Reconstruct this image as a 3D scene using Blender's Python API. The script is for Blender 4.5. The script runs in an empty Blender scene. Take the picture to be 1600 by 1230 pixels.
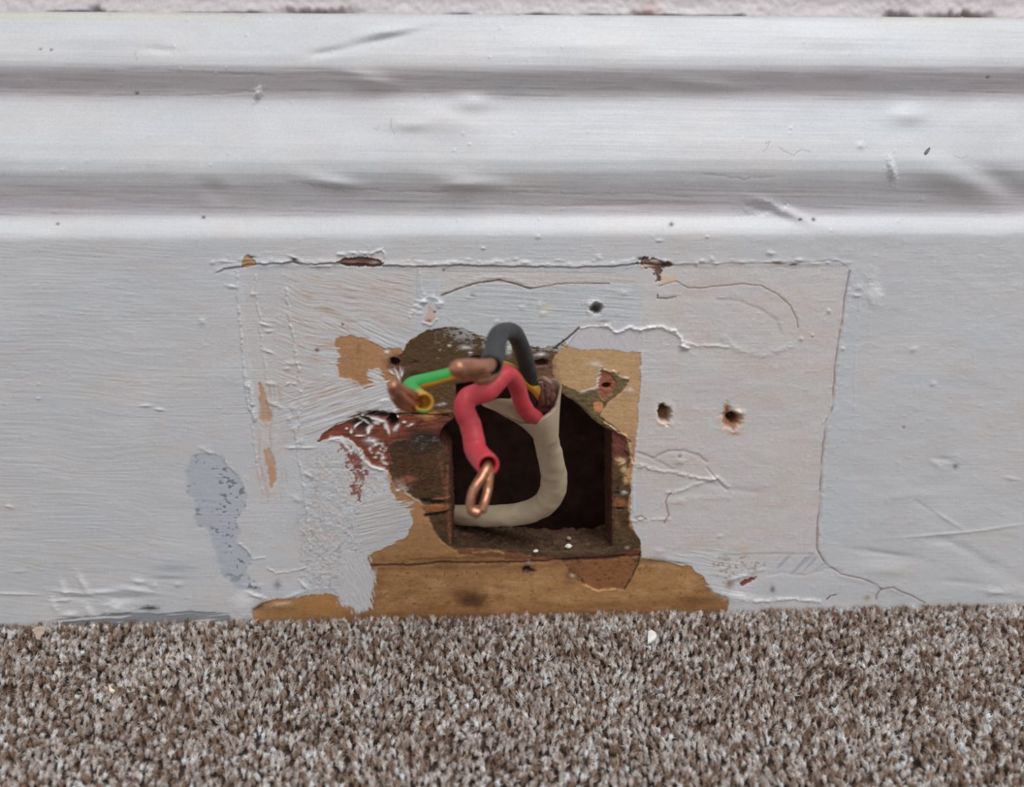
import bpy, math, random
import numpy as np
random.seed(7)
rng = np.random.default_rng(7)
sc = bpy.context.scene
COL = sc.collection

# ------------------------------------------------------------------ camera, world, lights
F = 1165.0                       # focal length in pixels of a 1600 x 1230 frame
PITCH = math.radians(18.0); YAW = math.radians(2.05); DIST = 0.353
fwd = np.array([math.sin(YAW)*math.cos(PITCH), math.cos(YAW)*math.cos(PITCH), -math.sin(PITCH)])
right = np.array([math.cos(YAW), -math.sin(YAW), 0.0])
up = np.cross(right, fwd)
CAM = np.array([0.0, 0.0, 0.120]) - fwd*DIST
cd = bpy.data.cameras.new('camera'); cam = bpy.data.objects.new('camera', cd); COL.objects.link(cam)
cd.sensor_width = 36.0; cd.lens = 36.0*F/1600.0
cd.clip_start = 0.01; cd.clip_end = 50
cd.dof.use_dof = True; cd.dof.focus_distance = 0.350; cd.dof.aperture_fstop = 5.8
from mathutils import Matrix, Vector
cam.matrix_world = Matrix(((right[0], up[0], -fwd[0], CAM[0]), (right[1], up[1], -fwd[1], CAM[1]),
                           (right[2], up[2], -fwd[2], CAM[2]), (0, 0, 0, 1)))
sc.camera = cam
sc.view_settings.view_transform = 'Standard'; sc.view_settings.look = 'None'
sc.view_settings.gamma = 1.0; sc.view_settings.use_curve_mapping = False
sc.view_settings.exposure = 0.0

world = bpy.data.worlds.new('room_light'); sc.world = world; world.use_nodes = True
wn = world.node_tree; wn.nodes.clear()
wo = wn.nodes.new('ShaderNodeOutputWorld'); wb = wn.nodes.new('ShaderNodeBackground')
tc = wn.nodes.new('ShaderNodeTexCoord'); sx = wn.nodes.new('ShaderNodeSeparateXYZ')
mr = wn.nodes.new('ShaderNodeMapRange'); mr.inputs[1].default_value = -1; mr.inputs[2].default_value = 1
mr.inputs[3].default_value = 0.41; mr.inputs[4].default_value = 0.68
wb.inputs[0].default_value = (0.97, 0.975, 1.0, 1)
wn.links.new(tc.outputs['Generated'], sx.inputs[0]); wn.links.new(sx.outputs[2], mr.inputs[0])
wn.links.new(mr.outputs[0], wb.inputs[1]); wn.links.new(wb.outputs[0], wo.inputs[0])

def area_light(name, loc, target, size, size_y, power, colr):
    l = bpy.data.lights.new(name, 'AREA'); l.shape = 'RECTANGLE'; l.size = size; l.size_y = size_y
    l.energy = power; l.color = colr
    o = bpy.data.objects.new(name, l); COL.objects.link(o); o.location = loc
    d = Vector(target) - Vector(loc); o.rotation_euler = d.to_track_quat('-Z', 'Y').to_euler()
    return o
area_light('window_daylight', (0.70, -1.15, 2.55), (0, 0, 0.12), 1.5, 1.0, 39.5, (0.98, 0.99, 1.0))

# ------------------------------------------------------------------ helpers
def P(px, py, y=0.0):
    """point seen at a pixel of the photograph, on the vertical plane at depth y"""
    d = fwd + right*((px-800)/F) - up*((py-615)/F)
    return CAM + d*((y-CAM[1])/d[1])
def PZ(px, py, z=0.0):
    d = fwd + right*((px-800)/F) - up*((py-615)/F)
    return CAM + d*((z-CAM[2])/d[2])
def scale_at(p):                      # metres per pixel at a point
    return float(np.dot(np.asarray(p)-CAM, fwd))/F
def proj(x, y, z):
    dx, dy, dz = x-CAM[0], y-CAM[1], z-CAM[2]
    w = dx*fwd[0]+dy*fwd[1]+dz*fwd[2]
    return 800+F*(dx*right[0]+dy*right[1]+dz*right[2])/w, 615-F*(dx*up[0]+dy*up[1]+dz*up[2])/w

def lin(c):
    c = np.asarray(c, float)/255.0
    return np.where(c <= 0.04045, c/12.92, ((c+0.055)/1.055)**2.4)
KALB = 1.80
def alb(r, g, b, k=KALB):             # surface colour whose lit face reads as this tone
    return np.minimum(lin((r, g, b))*k, 0.93)

def _hash(ix, iy, seed):
    n = (ix.astype(np.int64)*374761393 + iy.astype(np.int64)*668265263 + seed*974634777) & 0xFFFFFFFF
    n = ((n ^ (n >> 13))*1274126177) & 0xFFFFFFFF
    n = (n ^ (n >> 16)) & 0xFFFFFFFF
    return n.astype(np.float64)/4294967295.0
def vnoise(x, y, seed=0):
    ix = np.floor(x); iy = np.floor(y); fx = x-ix; fy = y-iy
    fx = fx*fx*(3-2*fx); fy = fy*fy*(3-2*fy)
    a = _hash(ix, iy, seed); b = _hash(ix+1, iy, seed); c = _hash(ix, iy+1, seed); d = _hash(ix+1, iy+1, seed)
    return (a+(b-a)*fx+(c-a)*fy+(a-b-c+d)*fx*fy)*2-1
def fbm(x, y, seed=0, octs=3):
    r = 0; a = 1; s = 0
    for k in range(octs):
        r = r + a*vnoise(x*2**k, y*2**k, seed+k*17); s += a; a *= 0.5
    return r/s
def streak(u, v, ang, length, wid, seed, octs=3):
    c, s = math.cos(math.radians(ang)), math.sin(math.radians(ang))
    return fbm((u*c+v*s)/length, (-u*s+v*c)/wid, seed, octs)
def sstep(a, b, x):
    t = np.clip((x-a)/(b-a), 0, 1); return t*t*(3-2*t)

def seg_d(u, v, p, q):
    ax, ay = p; bx, by = q
    ex, ey = bx-ax, by-ay; L = ex*ex+ey*ey+1e-9
    t = np.clip(((u-ax)*ex+(v-ay)*ey)/L, 0, 1)
    return np.hypot(u-ax-t*ex, v-ay-t*ey)
def sdpoly(u, v, pts):
    d = np.full(u.shape, 1e9); ins = np.zeros(u.shape, bool)
    n = len(pts)
    for i in range(n):
        p, q = pts[i], pts[(i+1) % n]
        d = np.minimum(d, seg_d(u, v, p, q))
        (x1, y1), (x2, y2) = p, q
        c = ((y1 > v) != (y2 > v))
        if y1 != y2:
            ins ^= c & (u < (x2-x1)*(v-y1)/(y2-y1)+x1)
    return np.where(ins, d, -d)

def new_mat(name): 
    m = bpy.data.materials.new(name); m.use_nodes = True
    return m, m.node_tree, m.node_tree.nodes['Principled BSDF']
def simple_mat(name, rgb, rough=0.5, metal=0.0, var=0.15, nscale=300.0, bump=0.2, rgb2=None, dist=0.0004, spec=0.5):
    m, nt, b = new_mat(name)
    tcn = nt.nodes.new('ShaderNodeTexCoord'); no = nt.nodes.new('ShaderNodeTexNoise')
    no.inputs['Scale'].default_value = nscale; no.inputs['Detail'].default_value = 4
    nt.links.new(tcn.outputs['Object'], no.inputs['Vector'])
    rp = nt.nodes.new('ShaderNodeValToRGB')
    a = np.asarray(rgb)*(1-var); c2 = np.asarray(rgb2) if rgb2 is not None else np.minimum(np.asarray(rgb)*(1+var), 0.95)
    rp.color_ramp.elements[0].position = 0.3; rp.color_ramp.elements[1].position = 0.7
    rp.color_ramp.elements[0].color = (*a, 1); rp.color_ramp.elements[1].color = (*c2, 1)
    nt.links.new(no.outputs['Fac'], rp.inputs[0]); nt.links.new(rp.outputs[0], b.inputs['Base Color'])
    b.inputs['Roughness'].default_value = rough; b.inputs['Metallic'].default_value = metal
    b.inputs['Specular IOR Level'].default_value = spec
    if bump:
        bp = nt.nodes.new('ShaderNodeBump'); bp.inputs['Strength'].default_value = bump; bp.inputs['Distance'].default_value = dist
        nt.links.new(no.outputs['Fac'], bp.inputs['Height']); nt.links.new(bp.outputs[0], b.inputs['Normal'])
    return m

def mesh_obj(name, co, faces, mats, parent=None, smooth=True, mi=None, origin=None):
    co = np.asarray(co, float)
    me = bpy.data.meshes.new(name)
    org = np.zeros(3)
    if origin is not None: org = np.asarray(origin, float)
    me.from_pydata([tuple(c-org) for c in co], [], [tuple(int(i) for i in f) for f in faces])
    for m in (mats if isinstance(mats, (list, tuple)) else [mats]): me.materials.append(m)
    if mi is not None: me.polygons.foreach_set('material_index', list(mi))
    if smooth: me.polygons.foreach_set('use_smooth', [True]*len(me.polygons))
    me.update()
    o = bpy.data.objects.new(name, me); COL.objects.link(o)
    if parent is not None:
        o.parent = parent
        o.location = Vector(org) - world_loc(parent) if origin is not None else -world_loc(parent)
    else: o.location = Vector(org)
    return o
def world_loc(o):
    v = Vector((0, 0, 0))
    while o is not None: v += o.location; o = o.parent
    return v
def tag(o, label=None, cat=None, group=None, kind=None):
    if label: o['label'] = label
    if cat: o['category'] = cat
    if group: o['group'] = group
    if kind: o['kind'] = kind
    return o
def fast_mesh(name, co, quads, tris=None):
    me = bpy.data.meshes.new(name)
    nq = len(quads) if quads is not None else 0; nt_ = len(tris) if tris is not None else 0
    me.vertices.add(len(co)); me.vertices.foreach_set('co', np.ascontiguousarray(co, np.float32).ravel())
    loops = []
    if nq: loops.append(quads.ravel())
    if nt_: loops.append(tris.ravel())
    loops = np.concatenate(loops).astype(np.int32)
    me.loops.add(len(loops)); me.loops.foreach_set('vertex_index', loops)
    starts = np.concatenate([np.arange(nq)*4, nq*4+np.arange(nt_)*3]).astype(np.int32)
    me.polygons.add(nq+nt_); me.polygons.foreach_set('loop_start', starts)
    me.update(calc_edges=True)
    return me

# ------------------------------------------------------------------ skirting board
# profile: row in the photograph at its middle -> how far the face stands back from the flat board (m)
PROFILE = [(1000, 0.0), (374, 0.0), (367, 0.0002), (358, 0.0016), (348, 0.0038), (340, 0.0056), (333, 0.0062),
           (322, 0.0058), (305, 0.0042), (285, 0.0020), (268, 0.0009), (250, 0.0014), (225, 0.0042), (195, 0.0084),
           (172, 0.0116), (158, 0.0132), (150, 0.0136), (142, 0.0132), (128, 0.0112), (112, 0.0090), (102, 0.0086),
           (88, 0.0096), (66, 0.0127), (44, 0.0160), (30, 0.0182), (23, 0.0192)]
pz = np.array([P(800, r, y*0.82)[2] for r, y in PROFILE]); py_ = np.array([y*0.82 for _, y in PROFILE])
order = np.argsort(pz); pz, py_ = pz[order], py_[order]
zf = np.linspace(pz[0], pz[-1], 3000)
yf = np.interp(zf, pz, py_)
for _ in range(3):                                # soften the mouldings like many coats of paint
    k = np.ones(15)/15; yf = np.convolve(np.pad(yf, 7, 'edge'), k, 'valid')
def profile(z): return np.interp(z, zf, yf)
ZTOP = float(pz[-1]); WALL_Y = 0.0178

def axis(stops):                                  # (from, step) pairs, last is end
    out = []
    for (a, st), (b, _) in zip(stops[:-1], stops[1:]):
        n = max(1, int(round((b-a)/st))); out.append(np.linspace(a, b, n, endpoint=False))
    out.append(np.array([stops[-1][0]])); return np.concatenate(out)
xL, xR = P(325, 650)[0], P(1345, 650)[0]
zT = P(800, 380)[2]
xs = axis([(-0.80, 0.006), (-0.29, 0.0007), (xL, 0.0003), (xR, 0.0007), (0.31, 0.006), (0.80, 0)])
zs = axis([(-0.008, 0.0003), (zT, 0.00042), (ZTOP, 0)])
NX, NZ = len(xs), len(zs)
X, Z = np.meshgrid(xs, zs); X = X.ravel(); Z = Z.ravel()
wmo = sstep(zT-0.001, zT+0.004, Z)*sstep(ZTOP, ZTOP-0.006, Z)
Y0 = profile(Z+wmo*(0.0007*fbm(X*9, Z*12, 2, 3)+0.00025*fbm(X*60, Z*50, 4, 2)))
U, V = proj(X, Y0, Z)
N = len(X)
print('board grid', NX, NZ, N)
h = np.zeros(N)                                   # mm in front of the profile
col = np.tile(alb(169, 170, 172), (N, 1)); rough = np.full(N, 0.42)
IV = np.arange(N)

def box_sel(pts, m):
    a = np.array([p[:2] for p in pts], float); x0, y0 = a.min(0)-m; x1, y1 = a.max(0)+m
    return np.nonzero((U > x0) & (U < x1) & (V > y0) & (V < y1))[0]
def region(pts, soft=1.0, rag=2.0, rs=7.0, seed=1, ang=None):
    ix = box_sel(pts, rag*1.5+soft+2); u, v = U[ix], V[ix]
    s = sdpoly(u, v, pts)
    if rag:
        n = fbm(u/rs, v/rs, seed, 3) if ang is None else streak(u, v, ang, rs*5, rs*0.5, seed, 3)
        s = s+rag*n*1.4+0.9*fbm(u/2.6, v/2.6, seed+7, 2)
    return ix, sstep(-soft, soft, s)
def paint(ix, m, rgb, amt=1.0, ro=None):
    m = (m*amt)[:, None]; col[ix] = col[ix]*(1-m)+np.asarray(rgb)*m
    if ro is not None: rough[ix] = rough[ix]*(1-m[:, 0])+ro*m[:, 0]
def level(ix, m, hv): h[ix] = h[ix]*(1-m)+hv*m
def line(pts, w, seed=0, wob=1.5, ws=12.0):
    """gaussian band about a polyline; returns idx, weight, wobbled distance"""
    ix = box_sel(pts, w*4+wob+2); u = U[ix]+wob*fbm(U[ix]/ws, V[ix]/ws, seed+5, 2); v = V[ix]+wob*fbm(U[ix]/ws, V[ix]/ws, seed+9, 2)+0.7*fbm(U[ix]/3.5, V[ix]/3.5, seed+11, 2)
    d = np.full(len(ix), 1e9)
    for p, q in zip(pts[:-1], pts[1:]): d = np.minimum(d, seg_d(u, v, p, q))
    return ix, np.exp(-(d/w)**2), d
def ridge(pts, w, hh, seed=0, wob=1.5, brk=0.0, bs=14.0, rgb=None):
    ix, g, d = line(pts, w, seed, wob)
    if brk: g = g*sstep(-brk, brk*0.4, fbm(U[ix]/bs, V[ix]/bs, seed+31, 2)+0.15)
    g = g*(0.75+0.55*fbm(U[ix]/6, V[ix]/4, seed+41, 2))
    h[ix] += g*hh
    if rgb is not None: paint(ix, g, rgb)
def crack(pts, w, depth, rgb=None, seed=0, wob=1.2, brk=0.0, amt=1.0):
    ix, g, d = line(pts, w, seed, wob)
    if brk: g = g*sstep(-brk, brk*0.3, fbm(U[ix]/18, V[ix]/18, seed+31, 2)+0.2)
    h[ix] -= g*depth
    if rgb is not None: paint(ix, g, rgb, amt, 0.8)
def blob(x, y, rx, ry, hh, rgb=None, ang=0, p=2.0, amt=1.0):
    ix = box_sel([(x-2.2*max(rx, ry), y-2.2*max(rx, ry)), (x+2.2*max(rx, ry), y+2.2*max(rx, ry))], 0)
    c, s = math.cos(math.radians(ang)), math.sin(math.radians(ang))
    du, dv = U[ix]-x, V[ix]-y
    r = np.sqrt(((du*c+dv*s)/rx)**2+((-du*s+dv*c)/ry)**2)
    if 3 < max(rx, ry) <= 24: r = r*(1+0.35*fbm(U[ix]/max(2.2, min(rx, ry)*0.7), V[ix]/max(2.0, min(rx, ry)*0.6), int(x)+int(y), 3))
    g = np.exp(-r**p)
    h[ix] += g*hh
    if rgb is not None: paint(ix, g, rgb, amt)

FACE = V > 366
WHITE = alb(176, 176, 177); PINK = alb(174, 168, 165); BLUE = alb(160, 167, 174); LILAC = alb(164, 163, 168)
TAN = alb(148, 113, 78, 1.7); TANL = alb(168, 136, 100, 1.7); OCHRE = alb(144, 107, 70, 1.75)
OLIVE = alb(82, 62, 38, 1.4); OLIVEL = alb(104, 90, 62, 1.5); DARKB = alb(62, 39, 25, 1.4); RED = alb(110, 58, 42, 1.7); REDD = alb(82, 44, 34, 1.7); BLACK = alb(24, 18, 16)
SALMON = alb(172, 118, 84, 1.6)

# ---- whole board: uneven old gloss paint
n1 = fbm(U/150, V/70, 3, 3); n2 = fbm(U/60, V/22, 8, 3)
tone = 1+0.035*n1+0.025*n2
col *= tone[:, None]
pk = sstep(0.0, 0.5, fbm(U/120, V/60, 12, 3)); col = col*(1-0.35*pk[:, None])+PINK*tone[:, None]*0.35*pk[:, None]
bl = sstep(0.1, 0.6, fbm(U/140, V/40, 15, 3)); col = col*(1-0.3*bl[:, None])+alb(166, 171, 177)*0.3*bl[:, None]
# moulding slightly brighter, pinker in its undercuts; the dull lower face gets brush marks
mo = ~FACE
col[mo] = col[mo]*1.02
dn_ = mo*(sstep(98, 112, V)*sstep(165, 150, V)+sstep(280, 300, V)*sstep(345, 335, V))
m_ = np.clip(dn_*(0.6+0.6*fbm(U/90, V/20, 25, 2)), 0, 1)[:, None]*0.55; col = col*(1-m_)+alb(174, 165, 168)*m_
h += mo*0.05*streak(U, V, 1.0, 160, 2.2, 26, 3)+mo*dn_*0.09*streak(U, V, 1.5, 120, 3.0, 27, 3)
sk_ = sstep(0.25, 0.55, streak(U, V, 1.2, 120, 2.0, 28, 3))*dn_; col = col*(1-0.18*sk_[:, None])
h += 0.16*fbm(U/170, V/60, 21, 2)+0.05*fbm(U/30, V/16, 22, 2)
st = streak(U, V, 1.0, 110, 3.2, 40, 3)*0.5+streak(U, V, -1.5, 60, 1.7, 41, 2)*0.5
amp = np.where(FACE, 0.065, 0.035)*(1-0.45*sstep(980, 1060, U))*(0.35+1.1*sstep(-0.3, 0.5, fbm(U/130, V/50, 44, 2)))
h += amp*st
h += 0.05*np.maximum(0, fbm(U/9, V/5, 47, 2)-0.25)*3*(FACE)       # dust nibs
# left of the old socket the brushing wanders
lf = sstep(420, 200, U)*FACE
h += lf*0.07*streak(U+8*fbm(U/60, V/60, 50, 2), V+14*fbm(U/130, V/90, 51, 2), 6, 60, 3.0, 52, 3)

mt_ = fbm(U/70, V/30, 29, 4); col *= (1+0.05*mt_)[:, None]
wm_ = sstep(0.1, 0.6, fbm(U/50, V/22, 30, 4))*FACE*0.35; col = col*(1-wm_[:, None])+alb(170, 163, 159)*wm_[:, None]
h += 0.10*fbm(U/26, V/14, 31, 3)*sstep(950, 1050, U)*FACE
# bumps and dents on the mouldings
for (x, y, rx, ry, hh, a) in [(735, 160, 30, 14, 0.9, 0), (335, 300, 38, 26, 0.7, 20), (335, 300, 26, 17, -0.8, 20), (690, 185, 70, 26, 0.8, 10),
    (640, 195, 30, 10, 0.5, 0), (510, 82, 26, 6, -0.9, -10), (600, 62, 55, 6, -0.6, -12), (600, 50, 50, 8, 0.5, -12), (1225, 330, 40, 8, 0.9, 22), (1195, 325, 24, 8, -0.7, 0),
    (1170, 338, 14, 5, -0.6, 0), (1500, 280, 60, 22, 0.9, 15), (1560, 285, 50, 20, -0.7, 20), (1420, 180, 28, 14, 0.8, 0), (1393, 265, 5, 16, 0.6, -10), (1550, 190, 50, 22, 0.5, 0),
    (250, 78, 24, 6, -0.5, 5), (580, 125, 40, 10, 0.7, 10), (560, 120, 50, 5, -0.4, 5), (740, 285, 60, 12, 0.5, 8), (520, 285, 40, 9, 0.6, 8), (404, 146, 5, 9, 0.9, 25), (950, 320, 80, 6, -0.3, 0),
    (1345, 228, 6, 5, 0.5, 0), (1090, 130, 70, 8, 0.3, 5), (1300, 60, 90, 16, 0.25, 0), (900, 70, 80, 14, 0.3, 0), (720, 290, 30, 8, 0.5, 0), (610, 50, 40, 7, 0.3, 0), (150, 60, 60, 14, 0.3, 0)]:
    blob(x, y, rx, ry, hh*(2.2 if ry >= 8 else 1.25), ang=a)
for k in range(60):
    x, y = random.uniform(0, 1600), random.uniform(30, 365)
    blob(x, y, random.uniform(1.5, 3), random.uniform(1.5, 2.5), random.uniform(0.1, 0.35))
for (pts) in [[(500, 292), (560, 296), (640, 300), (700, 300)], [(800, 300), (900, 303), (1010, 302), (1080, 310)], [(780, 318), (900, 322), (1010, 318)], [(450, 285), (500, 290), (540, 300)],
              [(1100, 272), (1160, 280), (1210, 275)], [(200, 108), (300, 112), (430, 118)], [(160, 150), (330, 148), (420, 140)]]:
    crack(pts, 1.5, 0.12, alb(134, 130, 134), seed=len(pts)+int(pts[0][0]), brk=0.9, amt=0.35, wob=2.5)
# bristles caught in the paint
HAIR = alb(140, 138, 140)
for pts in [[(1195, 225), (1203, 222), (1198, 233), (1192, 238)], [(1216, 230), (1228, 238), (1240, 243), (1252, 233), (1266, 238)], [(1490, 244), (1503, 248), (1512, 244)],
            [(583, 201), (590, 203), (592, 198)], [(611, 186), (610, 198), (616, 210)], [(210, 82), (214, 94)]]:
    crack(pts, 0.9, 0.1, HAIR, wob=0.3, amt=0.7)
for (x, y, r) in [(1049, 351, 3), (1249, 343, 2.4), (1271, 343, 2.6), (90, 350, 2), (318, 340, 2.2), (1543, 121, 2), (214, 146, 2.4), (63, 77, 1.6), (80, 78, 1.8)]:
    blob(x, y, r*1.3, r, -0.3, alb(70, 62, 60))
# yellowed lip under the wall
ix = np.nonzero(V < 40)[0]
m = sstep(38, 26, V[ix]+4*fbm(U[ix]/30, V[ix]/9, 60))*(sstep(520, 200, U[ix])+sstep(1250, 1450, U[ix]))
paint(ix, m*0.5, alb(178, 174, 160))
ix = np.nonzero(V < 34)[0]
paint(ix, sstep(0.35, 0.7, fbm((U[ix]-15)/26, V[ix]/12, 61))*sstep(34, 26, V[ix])*0.5, alb(165, 140, 130))

# ---- vertical zones on the flat face
ix, m = region([(1290, 640), (1330, 420), (1350, 420), (1336, 640), (1335, 800), (1330, 830), (1285, 850)], soft=7, rag=6, rs=30, seed=70)
paint(ix, m*0.55*(0.6+0.5*fbm(U[ix]/30, V[ix]/14, 69, 2)), alb(164, 169, 174))
ix, m = region([(1005, 520), (1003, 415), (1325, 415), (1300, 640), (1285, 760), (1280, 868), (1100, 880), (1000, 870), (990, 700)], soft=4, rag=6, rs=40, seed=71)
paint(ix, m*0.6, PINK); 
v_ = sstep(-0.1, 0.5, fbm(U[ix]/50, V[ix]/26, 72, 3)); paint(ix, m*v_*0.4, alb(170, 158, 150))
v_ = sstep(0.1, 0.5, fbm(U[ix]/60, V[ix]/30, 73, 3)); paint(ix, m*v_*0.5, alb(172, 173, 171))
ix, m = region([(375, 425), (650, 425), (640, 520), (520, 520), (500, 640), (450, 640), (430, 800), (395, 760), (400, 640)], soft=8, rag=8, rs=40, seed=74)
paint(ix, m*0.55, alb(171, 166, 164))
ix, m = region([(650, 440), (1000, 440), (1000, 515), (905, 505), (860, 560), (700, 510), (660, 505)], soft=8, rag=7, rs=30, seed=75)
paint(ix, m*0.5, alb(164, 169, 172)); h[ix] += m*0.06*streak(U[ix], V[ix], 5, 60, 2.2, 76)
ix, m = region([(700, 425), (1000, 425), (1000, 445), (830, 450), (760, 442), (690, 458)], soft=4, rag=4, rs=30, seed=77)
paint(ix, m*0.5, alb(176, 168, 162))
# rubbed pale blue-grey wear patch at left, with darker pin spots
ix, m = region([(300, 712), (322, 706), (345, 715), (352, 730), (375, 745), (388, 775), (382, 800), (372, 815), (372, 850), (392, 870), (388, 895), (405, 925), (380, 925), (352, 905), (335, 880), (332, 840), (310, 820), (300, 790), (288, 760)], soft=3, rag=6, rs=16, seed=80)
paint(ix, m*0.8, alb(150, 155, 162)); level(ix, m*0.8, h[ix]-0.18)
sp = sstep(0.28, 0.45, fbm(U[ix]/6.5, V[ix]/4.5, 81, 2))*sstep(-0.2, 0.2, fbm(U[ix]/30, V[ix]/30, 83, 2)+0.1)*m
paint(ix, sp*0.8, alb(92, 98, 106)); h[ix] -= sp*0.15
ridge([(328, 706), (345, 714), (356, 728), (372, 742), (380, 760)], 2.2, 0.28, 84, brk=0.5)
ridge([(374, 850), (388, 862), (395, 874), (412, 872)], 1.8, 0.4, 85); ridge([(418, 888), (432, 896), (450, 894), (475, 888)], 1.8, 0.4, 86)
ridge([(315, 700), (326, 708)], 3, 0.5, 87)
# scuffed mottled area right of it
ix, m = region([(480, 720), (560, 700), (640, 780), (600, 860), (570, 880), (580, 940), (520, 950), (470, 900), (470, 800)], soft=10, rag=10, rs=22, seed=88)
mm = sstep(-0.2, 0.4, fbm(U[ix]/8, V[ix]/8, 89, 3)); paint(ix, m*mm*0.5, alb(158, 161, 161)); h[ix] += m*0.2*fbm(U[ix]/5, V[ix]/4, 90, 3)
mm = sstep(0.0, 0.5, fbm(U[ix]/16, V[ix]/12, 91, 3)); paint(ix, m*mm*0.5, alb(172, 162, 158)); mm = sstep(0.3, 0.6, fbm(U[ix]/3, V[ix]/4, 93, 2)); paint(ix, m*mm*0.35, alb(136, 138, 140))
mm = sstep(0.3, 0.55, fbm(U[ix]/5, V[ix]/7, 92, 2)); paint(ix, m*mm*0.4, alb(128, 122, 120))

# ---- step of thicker paint above the old socket line
TOPL = [(335, 428), (350, 420), (372, 416), (395, 412), (420, 412), (455, 409), (480, 413), (520, 411), (600, 414), (650, 416), (720, 414), (800, 416), (900, 417), (960, 415), (1000, 411), (1040, 414), (1090, 412), (1150, 411), (1200, 411), (1260, 409), (1305, 406), (1322, 414), (1328, 424)]
ix = box_sel(TOPL, 30); ln = np.interp(U[ix], [p[0] for p in TOPL], [p[1] for p in TOPL])+1.3*fbm(U[ix]/9, U[ix]*0, 100, 3)
sdv = ln-V[ix]                                                    # >0 above
inx = sstep(330, 350, U[ix])*sstep(1332, 1322, U[ix]); dpt = sstep(0.4, 1.4, U[ix]/1000) 
strength = np.interp(U[ix], [330, 380, 480, 600, 860, 1000, 1060, 1330], [0.9, 0.5, 0.7, 0.8, 0.6, 0.6, 0.13, 0.13])
h[ix] += inx*strength*0.75*np.exp(-(np.maximum(sdv, 0)/5.0)**2)*(sdv > 0)
h[ix] -= inx*strength*0.5*np.exp(-((sdv+1.2)/1.6)**2)
paint(ix, inx*strength*np.exp(-((sdv+0.8)/1.0)**2)*0.9*sstep(-0.5, 0.1, fbm(U[ix]/16, V[ix]*0, 101, 2)), alb(70, 55, 50))  # dark crack line, with the shade the lip casts put into the colour
ix, m = region([(340, 418), (1325, 416), (1300, 640), (1284, 760), (1278, 860), (1310, 900), (1420, 930), (1450, 950), (400, 975), (430, 760), (400, 640), (372, 430)], soft=4, rag=3, rs=20, seed=102)
h[ix] -= m*0.22
# edge of the old cover plate on the right: a cut line down to the carpet
RL = [(1328, 424), (1322, 450), (1315, 505), (1305, 570), (1300, 640), (1290, 662), (1284, 720), (1281, 780), (1277, 830), (1277, 860), (1290, 882), (1315, 898), (1345, 904), (1368, 914), (1378, 922), (1395, 918), (1420, 930), (1445, 943)]
crack(RL, 1.3, 0.35, alb(118, 98, 92), seed=103, wob=1.0, brk=0.55, amt=0.75)
ridge([(x+5, y) for x, y in RL[:10]], 2.4, 0.22, 104, brk=0.4); ridge([(x-3, y) for x, y in RL[:6]], 1.8, 0.2, 105, brk=0.4)
ridge([(1345, 440), (1338, 520), (1334, 640)], 2, 0.15, 106, brk=0.4)
crack([(1378, 922), (1370, 930), (1369, 938)], 1.4, 0.3, alb(120, 105, 100))
# right edge lip of the torn panel
ridge([(1004, 520), (1001, 600), (996, 680), (990, 750), (990, 800)], 1.6, 0.3, 107, wob=0.6)
# arc shaped cracks
crack([(1030, 447), (1056, 440), (1075, 450), (1100, 450), (1160, 444), (1190, 447), (1215, 460), (1235, 478), (1246, 500), (1247, 512)], 1.3, 0.2, alb(138, 116, 106), seed=110, amt=0.9, wob=0.6)
crack([(1120, 468), (1155, 470), (1190, 484), (1212, 500), (1222, 520)], 3, 0.15, alb(152, 146, 144), seed=111, amt=0.5)
crack([(690, 462), (715, 452), (745, 443), (780, 438), (808, 445), (828, 452)], 1.5, 0.35, alb(96, 80, 74), seed=112, wob=0.6)
crack([(828, 452), (870, 444), (900, 443), (952, 444)], 1.3, 0.22, alb(130, 108, 100), seed=113, wob=0.8)
ridge([(740, 436), (790, 433), (830, 446)], 3, 0.2, 114)
crack([(700, 425), (960, 427)], 1.0, 0.1, alb(150, 140, 136), seed=115, amt=0.6)
crack([(650, 425), (652, 470), (640, 480)], 1.5, 0.1, alb(150, 146, 144), seed=116, amt=0.4); ridge([(655, 420), (660, 470), (672, 462)], 2.4, 0.3, 117, brk=0.5)

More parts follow.
